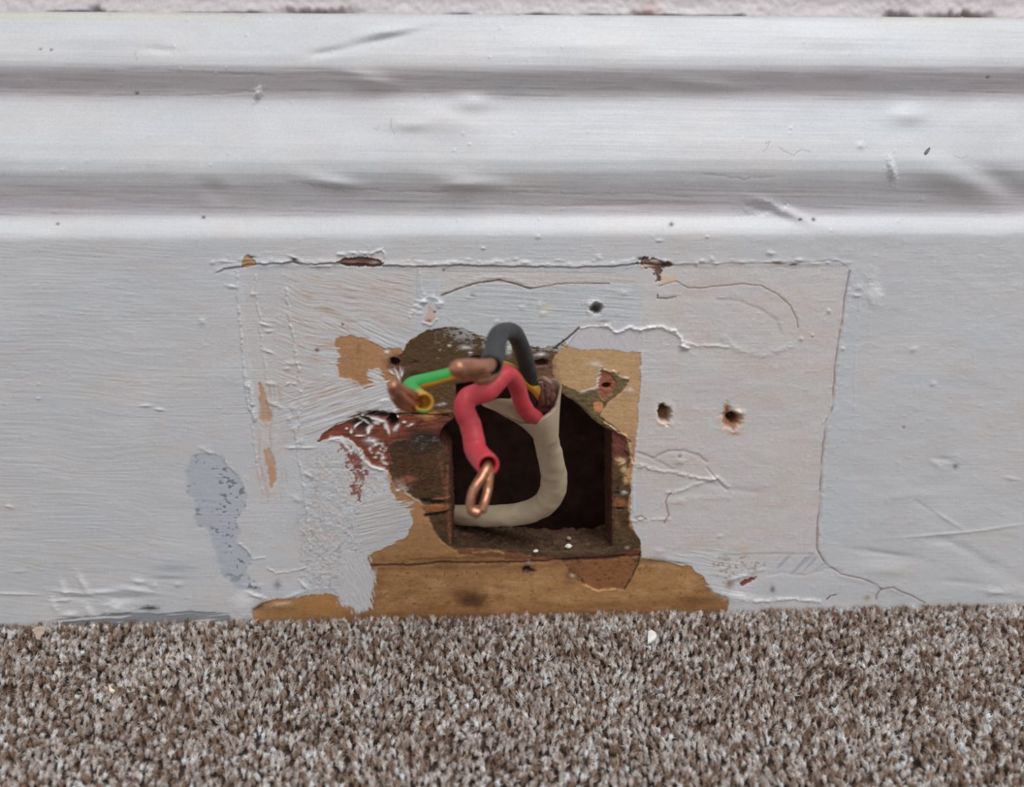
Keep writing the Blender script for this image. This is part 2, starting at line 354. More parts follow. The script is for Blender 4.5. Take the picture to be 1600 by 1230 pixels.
# old beads of paint left of the cover plate
ridge([(371, 425), (371, 470), (376, 510), (380, 560), (384, 600), (390, 640)], 2.2, 0.75, 120, wob=1.2, brk=0.9, bs=9)
ridge([(389, 600), (393, 620), (398, 655)], 3.4, 1.0, 121, wob=0.6)
ridge([(393, 660), (398, 700), (405, 740), (412, 770)], 1.8, 0.45, 122, brk=0.7, bs=10)
ridge([(448, 452), (452, 500), (460, 540), (468, 590), (470, 640), (462, 680), (468, 720), (474, 760), (480, 820), (484, 860)], 2.0, 0.55, 123, wob=3, brk=1.0, bs=8)
ridge([(398, 430), (405, 500), (412, 560), (418, 600)], 1.8, 0.4, 124, wob=3, brk=1.0, bs=6)
for (x, y, rx, ry, a) in [(363, 448, 8, 2.5, 10), (396, 460, 5, 3, 0), (412, 507, 9, 2, 15), (420, 518, 6, 2, 0), (420, 550, 9, 2, 20), (455, 568, 12, 3, 2), (448, 576, 5, 3, 0), (424, 600, 8, 3, 5), (430, 633, 14, 3, 25), (456, 637, 5, 5, 30), (452, 655, 4, 5, 0),
    (316, 503, 5, 5, 0), (228, 634, 9, 2, 0), (250, 640, 6, 2, 10), (460, 670, 7, 5, 0), (470, 690, 6, 6, 0), (455, 700, 8, 2, 0), (478, 700, 14, 2, 0), (504, 558, 4, 3, 0), (450, 600, 4, 2, -30), (1458, 600, 5, 4, 0), (1427, 546, 6, 4, -20),
    (1204, 396, 6, 4, 0), (1295, 486, 3, 3, 0), (1252, 530, 3, 3, 0), (1342, 450, 6, 5, 0), (1338, 462, 6, 3, 0), (1088, 412, 3, 3, 0), (1105, 370, 3, 2, 0), (1317, 545, 3, 3, 0), (1270, 524, 2, 2, 0), (1030, 376, 5, 2, 0), (1040, 408, 7, 3, 0),
    (1112, 404, 3, 3, 0), (840, 370, 4, 3, 0), (935, 403, 4, 5, 0), (755, 388, 3, 2, 0), (775, 408, 6, 3, 0), (820, 410, 9, 3, 0), (480, 742, 8, 3, 30), (463, 780, 6, 4, 30), (60, 243+380, 2, 2, 0), (460, 600, 3, 2, 0)]:
    blob(x, y, rx, ry, 0.5, ang=a)
blob(1365, 462, 14, 15, 0.7, alb(184, 185, 186), p=3); blob(1365, 440, 8, 20, 0.35)
for x in range(330, 1330, 13):
    if random.random() < 0.8: blob(x+random.uniform(-6, 6), 410+random.uniform(-5, 3), random.uniform(3, 8), random.uniform(1.5, 3), random.uniform(0.15, 0.5))
# tan slits where the bead peeled
for pts in ([(403, 600), (409, 598), (415, 620), (424, 645), (424, 660), (414, 666), (406, 655), (406, 630)], [(412, 706), (420, 702), (430, 720), (431, 750), (423, 765), (418, 740), (414, 720)]):
    ix, m = region(pts, 1.5, 2, 5, 130); paint(ix, m, alb(160, 128, 104)); h[ix] -= m*0.2
blob(414, 662, 8, 4, 0.25, alb(176, 172, 168), amt=0.6)
# chips along the top step
ix, m = region([(375, 420), (380, 403), (388, 398), (394, 404), (403, 412), (395, 416)], 1, 1.5, 5, 131); paint(ix, m, TANL*0.8); h[ix] -= m*0.4
blob(393, 402, 5, 2, -0.4, alb(60, 45, 38)); blob(460, 407, 7, 3.5, -0.6, alb(70, 52, 46), 20); blob(459, 402, 7, 2, 0.5, ang=15)
ix, m = region([(527, 410), (535, 404), (560, 402), (590, 404), (598, 412), (592, 418), (540, 416)], 1, 2, 5, 132); paint(ix, m, alb(76, 54, 46)); h[ix] -= m*0.9
blob(545, 411, 12, 3, 0.5, alb(100, 72, 60)); blob(585, 412, 7, 4, 0.6, alb(122, 106, 92))
ridge([(528, 398), (550, 395), (580, 396), (597, 391), (602, 402)], 2.6, 0.7, 133, brk=0.6, bs=6); ridge([(486, 415), (515, 415)], 2.5, 0.6, 134)
ix, m = region([(995, 411), (1010, 402), (1030, 406), (1052, 412), (1046, 418), (1035, 420), (1032, 440), (1027, 440), (1022, 420), (1005, 418)], 1.2, 3.5, 5, 135); paint(ix, m, alb(92, 70, 62)); h[ix] -= m*0.6
blob(1001, 405, 6, 2.5, -0.5, alb(40, 32, 30)); blob(1040, 414, 7, 4, -0.4, alb(50, 40, 38)); blob(1010, 416, 10, 3, 0.4, alb(165, 145, 135)); blob(1025, 408, 6, 3, 0.4, alb(160, 140, 130))
ix, m = region([(1034, 427), (1050, 430), (1062, 438), (1048, 442), (1034, 444)], 1.5, 1.5, 6, 136); paint(ix, m*0.8, alb(186, 166, 142))
crack([(1030, 420), (1028, 448), (1027, 466), (1040, 466), (1056, 464)], 1.3, 0.3, alb(96, 80, 76), seed=137, brk=0.5)
blob(1215, 411, 9, 3, -0.3, alb(120, 100, 94)); blob(1240, 413, 7, 2.5, -0.4, alb(70, 62, 62))

# ---- exposed old coats about the hole
T = [(524, 530), (545, 522), (575, 530), (600, 543), (630, 546), (640, 533), (668, 517), (700, 512), (722, 514), (750, 526), (790, 534), (850, 545), (872, 538), (884, 534), (888, 542), (905, 546), (955, 546), (1001, 552), (1001, 600), (995, 680), (988, 740), (985, 800), (990, 830), (1000, 850), (1003, 872), (1040, 878), (1080, 886), (1098, 903), (1112, 920), (1140, 936), (1130, 975),
     (560, 990), (545, 965), (575, 945), (583, 905), (568, 885), (572, 870), (600, 858), (632, 842), (646, 818), (640, 800), (625, 792), (612, 772), (609, 752), (605, 735), (580, 728), (568, 706), (552, 692), (540, 684), (520, 684), (496, 692),
     (503, 680), (520, 668), (530, 655), (560, 648), (600, 648), (616, 645), (618, 634), (612, 620), (600, 596), (588, 598), (570, 612), (556, 596), (530, 590), (522, 562)]
ix, m = region(T, 1.0, 2.4, 9, 140)
tn = alb(154, 115, 81, 1.7)*(1+0.10*fbm(U[ix]/40, V[ix]/15, 141, 3))[:, None]
rt = (sstep(850, 880, U[ix])*sstep(700, 660, V[ix]))[:, None]; tn = tn*(1-rt)+(TANL*(1+0.06*fbm(U[ix]/20, V[ix]/20, 145, 3))[:, None])*rt
lo = sstep(800, 870, V[ix]+8*fbm(U[ix]/40, V[ix]/20, 142, 2))[:, None]; tn = tn*(1-lo)+OCHRE*(1+0.13*fbm(U[ix]/22, V[ix]/8, 143, 3))[:, None]*lo
col[ix] = col[ix]*(1-m[:, None])+tn*m[:, None]; rough[ix] = rough[ix]*(1-m)+0.5*m
level(ix, m, -0.40+0.05*fbm(U[ix]/14, V[ix]/6, 144, 3))
MT = np.zeros(N); MT[ix] = m
rim = np.exp(-((m-0.25)/0.22)**2)*(m > 0.02)                         # curled broken lip of the white coat
h[ix] += rim*0.12*(0.5+fbm(U[ix]/8, V[ix]/8, 139, 2))
# foxed stains on the lower tan
ix, m = region([(570, 885), (1000, 880), (1110, 905), (1140, 960), (560, 985)], 4, 4, 14, 146)
s_ = sstep(0.0, 0.6, fbm(U[ix]/26, V[ix]/12, 147, 4))*MT[ix]; paint(ix, s_*0.6, alb(108, 76, 46)); s_ = sstep(0.1, 0.6, fbm(U[ix]/40, V[ix]/14, 149, 3))*MT[ix]; paint(ix, s_*0.4, alb(166, 132, 96)); s_ = sstep(0.5, 0.62, fbm(U[ix]/5, V[ix]/4, 148, 2))*MT[ix]; paint(ix, s_*0.5, alb(84, 54, 34))
ix, m = region([(570, 872), (700, 868), (1000, 866), (1000, 884), (840, 892), (700, 890), (570, 894)], 6, 4, 16, 335)
paint(ix, m*MT[ix]*(0.45+0.5*fbm(U[ix]/30, V[ix]/7, 336, 3)), alb(104, 70, 44))
ix, m = region([(560, 945), (700, 950), (900, 946), (1150, 930), (1150, 980), (560, 990)], 7, 6, 18, 337); paint(ix, m*MT[ix]*0.5, alb(112, 78, 46))
ix, m = region([(570, 890), (600, 890), (590, 950), (570, 980)], 8, 6, 14, 338); paint(ix, m*MT[ix]*0.5, alb(112, 80, 48))
blob(737, 938, 24, 15, 0, alb(72, 46, 28), amt=0.95, p=3); blob(722, 926, 14, 10, 0, alb(92, 60, 36), amt=0.6); blob(950, 945, 30, 4, 0, alb(104, 70, 40), amt=0.6)
blob(1090, 940, 40, 7, -0.2, alb(96, 66, 36), amt=0.7)
# tan along the foot at left
ix, m = region([(395, 958), (405, 945), (420, 938), (440, 934), (470, 934), (490, 928), (520, 930), (540, 938), (555, 950), (560, 975), (395, 980)], 1.2, 3, 9, 150)
paint(ix, m, OCHRE); level(ix, m, -0.4); MT[ix] = np.maximum(MT[ix], m); blob(502, 950, 30, 16, 0.35, alb(148, 108, 66), p=4, amt=0.7); blob(436, 955, 26, 8, -0.2, alb(112, 78, 46), amt=0.6); blob(545, 962, 18, 6, 0, alb(112, 78, 46), amt=0.5)
blob(403, 950, 12, 4, -0.4, alb(80, 56, 34), -25); blob(440, 945, 14, 4, 0.4, alb(176, 150, 122), -8)

# olive undercoat
D = [(628, 553), (640, 533), (668, 517), (700, 512), (722, 514), (750, 526), (790, 534), (850, 545), (868, 540), (882, 534), (880, 544), (866, 557), (861, 570), (864, 585), (868, 600), (878, 602), (905, 613), (930, 610),
     (934, 600), (936, 585), (938, 574), (945, 580), (955, 582), (966, 584), (972, 592), (984, 594), (978, 606), (966, 618), (950, 630), (942, 640), (938, 652), (960, 668), (972, 682), (984, 688), (980, 700), (988, 712), (984, 730), (978, 742), (986, 760),
     (982, 790), (984, 826), (998, 840), (1001, 852), (998, 880), (975, 922), (955, 921), (934, 924), (908, 912), (888, 894), (880, 880), (840, 872), (800, 866), (760, 858), (710, 860), (690, 848), (676, 830), (668, 808), (663, 793),
     (650, 780), (630, 770), (620, 764), (612, 748), (606, 735), (604, 720), (590, 700), (640, 660), (640, 646), (622, 641), (624, 605), (628, 588), (612, 575), (620, 560)]
ix, m = region(D, 0.9, 1.6, 6, 160)
ol = OLIVE*(1+0.16*fbm(U[ix]/26, V[ix]/9, 161, 3))[:, None]
rt = (sstep(855, 880, U[ix])*sstep(720, 680, V[ix]))[:, None]; ol = ol*(1-rt)+OLIVEL*(1+0.08*fbm(U[ix]/14, V[ix]/9, 162, 3))[:, None]*rt
rw = sstep(-0.1, 0.35, fbm(U[ix]/16, V[ix]/9, 163, 3))*sstep(600, 660, V[ix]); ol = ol*(1-0.75*rw[:, None])+DARKB*0.75*rw[:, None]
col[ix] = col[ix]*(1-m[:, None])+ol*m[:, None]; rough[ix] = rough[ix]*(1-m)+0.6*m
level(ix, m, -0.62+0.06*fbm(U[ix]/16, V[ix]/5, 164, 3))
MD = np.zeros(N); MD[ix] = m
g_ = sstep(655, 700, V[ix]+6*fbm(U[ix]/20, V[ix]/20, 167, 2))*sstep(725, 700, U[ix])*sstep(790, 740, V[ix])*m
paint(ix, g_*0.7, alb(66, 42, 26)*1.0); g_ = sstep(-0.1, 0.5, fbm(U[ix]/9, V[ix]/6, 168, 4))*sstep(640, 680, V[ix])*sstep(725, 700, U[ix])*m; paint(ix, g_*0.5, alb(42, 30, 20))
g_ = sstep(588, 605, V[ix])*sstep(650, 640, V[ix])*sstep(740, 715, U[ix])*m; paint(ix, g_*0.55*(0.7+0.5*fbm(U[ix]/12, V[ix]/5, 169, 3)), alb(92, 64, 44))
g_ = sstep(825, 850, V[ix])*m*(U[ix] < 1005); paint(ix, g_*0.6, alb(62, 48, 32))
h[ix] += m*0.12*fbm(U[ix]/4, V[ix]/3, 159, 2)
# white skin dragged over the olive at its top and right
s_ = streak(U[ix], V[ix], 6, 14, 2.2, 165, 3); s2 = fbm(U[ix]/5, V[ix]/4, 166, 2)
tp = sstep(552, 516, V[ix]-0.14*np.maximum(U[ix]-760, 0))*sstep(655, 760, U[ix]+25*fbm(U[ix]/12, V[ix]/6, 158, 2))*(U[ix] < 915); k_ = np.maximum(sstep(0.35, 0.5, s_+0.55*tp), sstep(0.25, 0.4, s2+0.5*tp))*tp*m*sstep(585, 560, V[ix])
paint(ix, k_*0.85, alb(160, 163, 164)); h[ix] += k_*0.3
k_ = sstep(0.42, 0.5, s_*0.7+0.3*s2)*m*sstep(590, 560, V[ix]); paint(ix, k_*0.7, alb(150, 146, 134))
for (x, y, rx, ry) in [(727, 544, 8, 3), (702, 541, 3, 2), (735, 552, 3, 1.5), (760, 543, 5, 3), (795, 545, 5, 10), (687, 634, 5, 2), (693, 632, 4, 2), (735, 605, 3, 2)]:
    blob(x, y, rx, ry, 0.35, alb(172, 172, 168))
# bare brown-red timber left of the hole
R1 = [(496, 692), (503, 680), (520, 668), (532, 653), (550, 648), (600, 648), (700, 650), (716, 652), (716, 700), (690, 690), (660, 688), (615, 690), (606, 700), (606, 735), (590, 732), (572, 720), (568, 706), (552, 692), (540, 684), (520, 684)]
ix, m = region(R1, 0.9, 2.0, 6, 170)
rd = RED*(1+0.22*streak(U[ix], V[ix], -8, 30, 4, 171, 3))[:, None]
dk = sstep(0.0, 0.4, fbm(U[ix]/20, V[ix]/8, 172, 3)+sstep(600, 700, U[ix])*0.4)[:, None]; rd = rd*(1-0.6*dk)+REDD*0.6*dk
col[ix] = col[ix]*(1-m[:, None])+rd*m[:, None]; rough[ix] = rough[ix]*(1-m)+0.75*m
level(ix, m, -0.95+0.2*streak(U[ix], V[ix], -5, 24, 3, 173, 3))
crack([(600, 648), (640, 647), (700, 650)], 1.4, 0.8, BLACK, seed=174, wob=0.8); crack([(560, 648), (575, 644), (600, 649)], 2.5, 0.8, BLACK, seed=175)
ridge([(680, 646), (705, 643), (716, 644)], 3, 0.4, 176, rgb=alb(140, 90, 58)); blob(668, 653, 11, 6, 0.5, alb(158, 108, 64)); blob(676, 648, 7, 6, 0.4, alb(150, 100, 60))
blob(662, 688, 34, 17, -0.2, alb(34, 27, 25), amt=0.95, p=3); blob(690, 690, 14, 12, -0.5, alb(30, 30, 32), amt=0.9)
for k in range(16): blob(655+random.uniform(-5, 34), 690+random.uniform(-12, 14), 2.4, 1.6, 0.2, alb(74, 86, 90), amt=0.8)
blob(650, 700, 45, 10, 0, alb(50, 36, 24), amt=0.6)
# scraped reddish specks and white crumbs along its lower edge
for (x, y, rx, ry) in [(540, 700, 8, 6), (556, 722, 10, 12), (560, 742, 7, 10), (553, 715, 6, 5), (553, 765, 4, 8), (562, 772, 3, 9), (556, 760, 6, 2), (549, 762, 4, 2), (572, 740, 4, 3), (600, 714, 10, 9), (585, 704, 10, 5), (595, 724, 8, 5)]:
    ix = box_sel([(x-rx*2.2, y-ry*2.2), (x+rx*2.2, y+ry*2.2)], 0); r = np.hypot((U[ix]-x)/rx, (V[ix]-y)/ry)
    g = sstep(0.35, -0.15, r-1+1.2*fbm(U[ix]/4, V[ix]/4, 178, 2)); paint(ix, g*0.85, alb(112, 60, 50)); h[ix] -= g*0.15
ridge([(516, 686), (530, 687), (540, 696), (546, 706)], 3.2, 0.7, 180, wob=1, rgb=alb(190, 190, 190))
ridge([(560, 706), (568, 718), (580, 730), (600, 734)], 2.8, 0.7, 181, wob=2, rgb=alb(186, 184, 182)); ridge([(604, 735), (609, 750), (612, 756)], 2, 0.4, 182)
for k in range(34):
    t = random.random(); x = 578+t*26+random.gauss(0, 5); y = 690+t*34+random.gauss(0, 6); blob(x, y, random.uniform(1.5, 3.5), random.uniform(1.2, 2.6), 0.35, alb(176, 168, 162), amt=0.9)
blob(580, 691, 9, 5, 0.4, alb(172, 168, 172)); blob(624, 757, 9, 7, 0.5, alb(140, 112, 96)); blob(629, 765, 8, 5, 0.5, alb(158, 146, 136)); blob(640, 750, 9, 6, 0.3, alb(128, 74, 52)); blob(621, 767, 3, 2, 0.4, alb(186, 176, 168))
ridge([(663, 793), (655, 785), (640, 776), (632, 771)], 1.8, 0.4, 183, rgb=alb(172, 150, 126)); ridge([(668, 808), (676, 830), (690, 848), (708, 860)], 1.6, 0.3, 184, rgb=alb(160, 126, 86))
# splintered slits in the timber left of the box
crack([(660, 783), (680, 787), (700, 788)], 3.6, 1.1, BLACK, seed=186); crack([(665, 806), (690, 804), (700, 800)], 2.6, 0.9, BLACK, seed=187)
ix, m = region([(658, 790), (698, 789), (700, 798), (668, 804)], 1, 1, 5, 188); paint(ix, m, alb(128, 78, 46)); h[ix] += m*0.4
ridge([(676, 782), (690, 781), (702, 777)], 1.5, 0.8, 189, rgb=alb(128, 74, 56)); ridge([(686, 690+20), (692, 745), (697, 790)], 4, 0.3, 190, rgb=alb(92, 62, 44)); ridge([(698, 730), (700, 800), (703, 850)], 2.6, 0.2, 191, rgb=alb(120, 76, 52))
# bare strip right of the hole
ix, m = region([(946, 668), (975, 684), (983, 692), (976, 702), (984, 712), (978, 722), (966, 728), (958, 740), (954, 760), (956, 800), (948, 800)], 1, 2, 5, 195)
paint(ix, m, REDD*1.15); level(ix, m, -1.3+0.2*fbm(U[ix]/6, V[ix]/5, 196, 2))
for (x, y, rx, ry, c, hh) in [(970, 722, 9, 6, (176, 146, 110), 0.5), (975, 736, 6, 7, (170, 140, 104), 0.5), (978, 750, 5, 8, (164, 134, 96), 0.4), (968, 787, 12, 7, (128, 78, 50), 0.2), (968, 772, 9, 3, (30, 22, 18), -0.6), (975, 771, 5, 3, (176, 168, 156), 0.5), (968, 796, 8, 2.4, (26, 20, 16), -0.6), (965, 765, 3, 3, (40, 28, 22), -0.4), (962, 820, 10, 12, (86, 62, 40), 0.1), (975, 845, 14, 8, (70, 58, 36), 0.1), (980, 857, 4, 3, (130, 110, 96), 0.4), (968, 700, 10, 10, (96, 54, 42), 0)]:
    blob(x, y, rx, ry, hh, alb(*c, 1.7), p=3)
crack([(938, 652), (960, 668), (974, 684), (984, 690)], 1.3, 0.3, alb(80, 64, 44), seed=197, wob=2); ridge([(944, 660), (962, 672), (978, 682), (984, 700), (990, 730), (986, 760)], 1.8, 0.45, 198, wob=3, rgb=alb(182, 154, 118))
# raw patch round a nail at upper right, and the orange disc
ix, m = region([(938, 580), (950, 582), (962, 592), (964, 604), (956, 618), (945, 628), (936, 618), (932, 600)], 1, 2, 5, 200); paint(ix, m, alb(126, 80, 60)); level(ix, m, -1.3+0.2*fbm(U[ix]/5, V[ix]/4, 201, 2))
ix, m = region([(927, 630), (934, 627), (942, 630), (943, 640), (938, 645), (929, 643)], 1, 0, 5, 202); paint(ix, m, alb(170, 116, 76))
ridge([(938, 574), (936, 590), (934, 606), (922, 611), (908, 613)], 2.4, 0.35, 203, wob=2, rgb=alb(190, 182, 174)); ridge([(945, 578), (960, 582), (970, 590), (982, 592)], 1.8, 0.4, 204, wob=2, rgb=alb(188, 164, 138)); blob(930, 570, 10, 4, 0.2, alb(184, 176, 168), amt=0.7); blob(984, 610, 6, 4, 0.2, alb(186, 176, 164), amt=0.8)
crack([(868, 578), (866, 562), (880, 568), (872, 585)], 1.2, 0.05, alb(150, 118, 84), amt=0.5)
blob(848, 586, 20, 18, -0.2, alb(92, 66, 50), amt=0.9, p=3); blob(840, 596, 9, 4, 0.4, alb(140, 110, 84)); blob(858, 594, 5, 8, 0.3, alb(112, 82, 54)); blob(690, 640, 30, 10, 0, alb(82, 58, 38), amt=0.6)
blob(845, 555, 9, 3, 0.4, alb(180, 178, 176)); 
# lower reddish block and grime above it
ix, m = region([(878, 880), (900, 876), (950, 872), (1001, 862), (998, 882), (976, 922), (955, 920), (934, 925), (912, 914), (892, 896)], 1, 1.2, 6, 210); paint(ix, m, alb(116, 76, 46)*1.0); level(ix, m, -1.0+0.1*fbm(U[ix]/14, V[ix]/6, 211, 3))
s_ = sstep(0.2, 0.6, fbm(U[ix]/8, V[ix]/6, 212, 2))*m; paint(ix, s_*0.4, alb(92, 60, 36))
ridge([(915, 915), (935, 926), (960, 922)], 1.6, 0.3, 213, wob=2, rgb=alb(170, 130, 84))
crack([(1001, 864), (998, 882), (986, 905), (976, 922)], 1.3, 0.25, alb(60, 44, 28), seed=214, wob=0.8)
crack([(572, 885), (640, 884), (700, 880), (800, 880), (870, 877), (950, 872), (1000, 870)], 2.0, 0.7, alb(66, 42, 26), seed=215, wob=1.5, brk=0.0, amt=0.85)
crack([(640, 876), (700, 874), (760, 872)], 2, 0.2, alb(106, 72, 42), seed=216, amt=0.6)
ix, m = region([(712, 860), (760, 858), (810, 866), (880, 874), (960, 868), (1000, 858), (998, 868), (880, 880), (800, 874), (716, 866)], 1.5, 2, 8, 217); paint(ix, m*0.9, alb(98, 60, 40)); h[ix] += m*0.1*fbm(U[ix]/5, V[ix]/3, 218)
crack([(880, 876), (950, 874), (975, 870)], 2.4, 0.5, alb(52, 30, 22), seed=219)
ridge([(740, 864), (770, 862), (786, 866)], 2, 0.3, 220, wob=2, rgb=alb(150, 118, 78))
blob(892, 900, 10, 14, 0, alb(66, 48, 30), 30, amt=0.6); blob(894, 901, 4, 3, 0.3, alb(150, 132, 112))
blob(1020, 877, 26, 5, -0.1, alb(90, 72, 44), amt=0.8); blob(1060, 880, 16, 3, -0.1, alb(80, 66, 50), amt=0.6)
# ---- dry brushed white drawn over the tan
def drybrush(pts, ang, seed, length=30, wid=2.0, bias=0.0, soft=16, c=(172, 172, 173), hh=0.5):
    ix = box_sel(pts, soft+4); u, v = U[ix], V[ix]; s = np.clip(sdpoly(u, v, pts)/soft, -1, 1)
    n = streak(u, v, ang, length, wid, seed, 3); a = sstep(-0.30, 0.22, n+s*0.9+bias)*(0.86+0.14*sstep(-0.2, 0.4, fbm(u/7, v/4, seed+5, 3)))
    a = a*(s > -0.98); paint(ix, a, alb(*c)*(1+0.05*fbm(u/10, v/3, seed+3, 2))[:, None]); h[ix] = h[ix]*(1-a)+a*(-0.2+0.20*n)
drybrush([(400, 500), (560, 520), (600, 545), (640, 535), (560, 500)], 28, 230, soft=6, bias=-0.1, wid=2.2)
drybrush([(470, 590), (530, 596), (566, 610), (600, 600), (618, 622), (620, 640), (560, 650), (500, 672), (470, 680)], -18, 231, soft=14, bias=0.05, wid=2.6)
drybrush([(500, 540), (528, 545), (526, 590), (500, 600)], 5, 232, soft=8, bias=0.1)
drybrush([(575, 580), (592, 578), (600, 592), (590, 600), (575, 590)], 20, 233, soft=6, bias=0.1)
drybrush([(560, 800), (600, 775), (640, 790), (634, 820), (600, 850), (560, 866)], -12, 234, soft=16, bias=0.0, wid=2.2, c=(168, 166, 166))
drybrush([(540, 870), (572, 868), (584, 900), (578, 950), (560, 958), (530, 940)], 70, 235, soft=9, bias=0.1, length=10)
drybrush([(905, 545), (1000, 548), (1000, 530), (880, 530)], 60, 236, soft=7, bias=-0.35, length=18, wid=3)
drybrush([(1046, 872), (1090, 884), (1112, 920), (1150, 936), (1200, 900), (1120, 860)], 10, 237, soft=8, bias=0.0)
ridge([(596, 628), (610, 626), (618, 636), (616, 646)], 3.2, 0.5, 238, rgb=alb(188, 189, 192))
blob(560, 545, 4, 10, 0, alb(112, 82, 54), 10, amt=0.6); blob(560, 595, 14, 8, 0, TAN, amt=0.7)
for (x, y, a) in [(618, 580, 60), (625, 578, 80), (628, 585, 100), (612, 583, 40), (622, 590, 70)]: blob(x, y, 6, 1.8, 0.6, alb(192, 192, 194), a)
# the peeled pinkish skin right of the hole and its thick white torn edge
ix, m = region([(884, 541), (905, 514), (940, 511), (965, 519), (1000, 514), (1004, 548), (955, 546), (905, 547)], 2, 2, 8, 240); paint(ix, m*0.7, alb(170, 166, 168)); h[ix] = h[ix]*(1-m)+m*(-0.25+0.06*streak(U[ix], V[ix], 60, 24, 3, 241))
crack([(868, 545), (885, 530), (905, 513)], 1.6, 0.5, alb(60, 48, 44), seed=242, wob=1)
ridge([(884, 541), (905, 514), (922, 510), (940, 511)], 1.5, 0.4, 243, wob=1)
ridge([(940, 508), (952, 512), (964, 519), (985, 513), (1000, 515), (1012, 512), (1035, 511), (1052, 518), (1064, 528), (1066, 540), (1074, 544)], 2.8, 1.0, 244, wob=2, rgb=alb(190, 190, 190))
ridge([(1066, 534), (1090, 540), (1120, 541), (1138, 543)], 2.4, 0.45, 245, wob=1); blob(1070, 541, 7, 5, 0.7)
ridge([(1130, 528), (1150, 545), (1190, 556), (1240, 540)], 5, 0.3, 246, wob=3)
# wrinkles lower in the panel
ridge([(988, 726), (1010, 731), (1060, 740), (1100, 748), (1118, 748)], 3.0, 0.6, 250, wob=2.5); ridge([(1118, 748), (1085, 757), (1060, 768), (1042, 770)], 3, 0.5, 251); ridge([(1120, 746), (1140, 762)], 3.5, 0.5, 252)
crack([(996, 708), (1022, 716), (1045, 706), (1070, 705), (1092, 713), (1104, 722)], 2.4, 0.3, alb(146, 140, 142), seed=253, amt=0.6); crack([(1020, 718), (1060, 738)], 3, 0.2, alb(150, 144, 146), seed=254, amt=0.5)
blob(1063, 720, 8, 6, 0.7); blob(1062, 714, 3, 3, -0.4, alb(120, 112, 112)); crack([(1048, 770), (1040, 786), (1044, 806), (1038, 818)], 1.4, 0.3, alb(140, 118, 108), seed=255); crack([(1104, 732), (1118, 748), (1135, 766)], 1.6, 0.3, seed=256)
blob(1060, 785, 12, 5, 0.3, alb(178, 160, 148), amt=0.5); crack([(992, 811), (1002, 808), (1010, 812), (1000, 816), (992, 811)], 1.3, 0.3, alb(150, 130, 120)); ridge([(985, 815), (1025, 812), (1045, 812)], 3, 0.4, 257, brk=0.5, bs=8)
crack([(1100, 752), (1140, 766), (1180, 770)], 5, 0.25, seed=258); ridge([(1060, 780), (1100, 778), (1140, 780)], 4, 0.2, 259)
blob(1158, 855, 14, 5, 0.15, alb(176, 156, 138), amt=0.6); blob(1030, 862, 8, 4, 0.3); blob(1125, 838, 5, 3, 0.3)
crack([(1130, 868), (1200, 866), (1270, 866)], 2.0, 0.12, alb(150, 140, 142), seed=260, amt=0.6); 
ix, m = region([(1210, 868), (1275, 867), (1290, 885), (1240, 896), (1215, 890)], 5, 2, 10, 261); paint(ix, m*0.7*sstep(-0.2, 0.3, streak(U[ix], V[ix], -45, 60, 3.0, 262, 2)), alb(140, 140, 146))
ix, m = region([(1110, 872), (1190, 868), (1200, 884), (1170, 900), (1130, 915)], 5, 5, 10, 263); paint(ix, m*0.6*sstep(0.1, 0.35, fbm(U[ix]/5, V[ix]/4, 264, 2)), alb(132, 108, 92))
ix, m = region([(1155, 914), (1164, 906), (1183, 901), (1181, 906), (1172, 911), (1160, 917)], 0.8, 0.8, 4, 265); paint(ix, m, alb(112, 62, 54)); h[ix] -= m*0.5
ridge([(1140, 908), (1165, 900), (1192, 890)], 3, 0.5, 266); blob(1155, 934, 22, 7, 0.7, alb(190, 191, 191), 10); blob(1140, 915, 6, 6, -0.2, alb(130, 118, 112)); blob(1207, 922, 4, 5, -0.2, alb(104, 98, 96))
crack([(1200, 898), (1220, 896), (1260, 898), (1290, 890), (1315, 892)], 2.5, 0.15, seed=267, wob=2); crack([(1292, 938), (1298, 932), (1307, 930)], 1.2, 0.3, alb(80, 76, 76)); blob(1355, 935, 5, 4, 0, alb(146, 130, 108)); ridge([(1180, 940), (1230, 936), (1280, 940)], 3, 0.7, 268, brk=0.5, bs=8, rgb=alb(186, 186, 184))
# soft puckers at bottom right
for (x, y, rx, ry, hh, a) in [(1385, 866, 45, 5, -0.55, 8), (1380, 890, 40, 9, 0.5, 3), (1395, 875, 40, 4, -0.2, 5), (1470, 845, 20, 6, -0.4, 0), (1510, 860, 45, 7, -0.4, 25), (1545, 885, 25, 9, -0.4, 20), (1480, 812, 28, 3, 0.35, 32), (1445, 792, 20, 3, -0.2, 30),
    (1470, 835, 60, 2.5, 0.3, -5), (1560, 825, 50, 2.5, 0.25, -8), (1475, 718, 14, 4, -0.35, 8), (1463, 726, 10, 4, 0.3, 30), (1555, 925, 18, 5, 0.8, 5), (1590, 925, 22, 10, 0.5, 20), (1500, 910, 30, 5, -0.3, 5), (1420, 775, 60, 5, 0.15, -4), (1340, 750, 40, 4, 0.1, 0)]:
    blob(x, y, rx, ry, hh, ang=a)
blob(1493, 730, 4, 4, -0.3, alb(110, 106, 104)); blob(1412, 668, 2.4, 2.4, -0.2, alb(110, 106, 104)); blob(1580, 748, 12, 3, 0.3, ang=10)
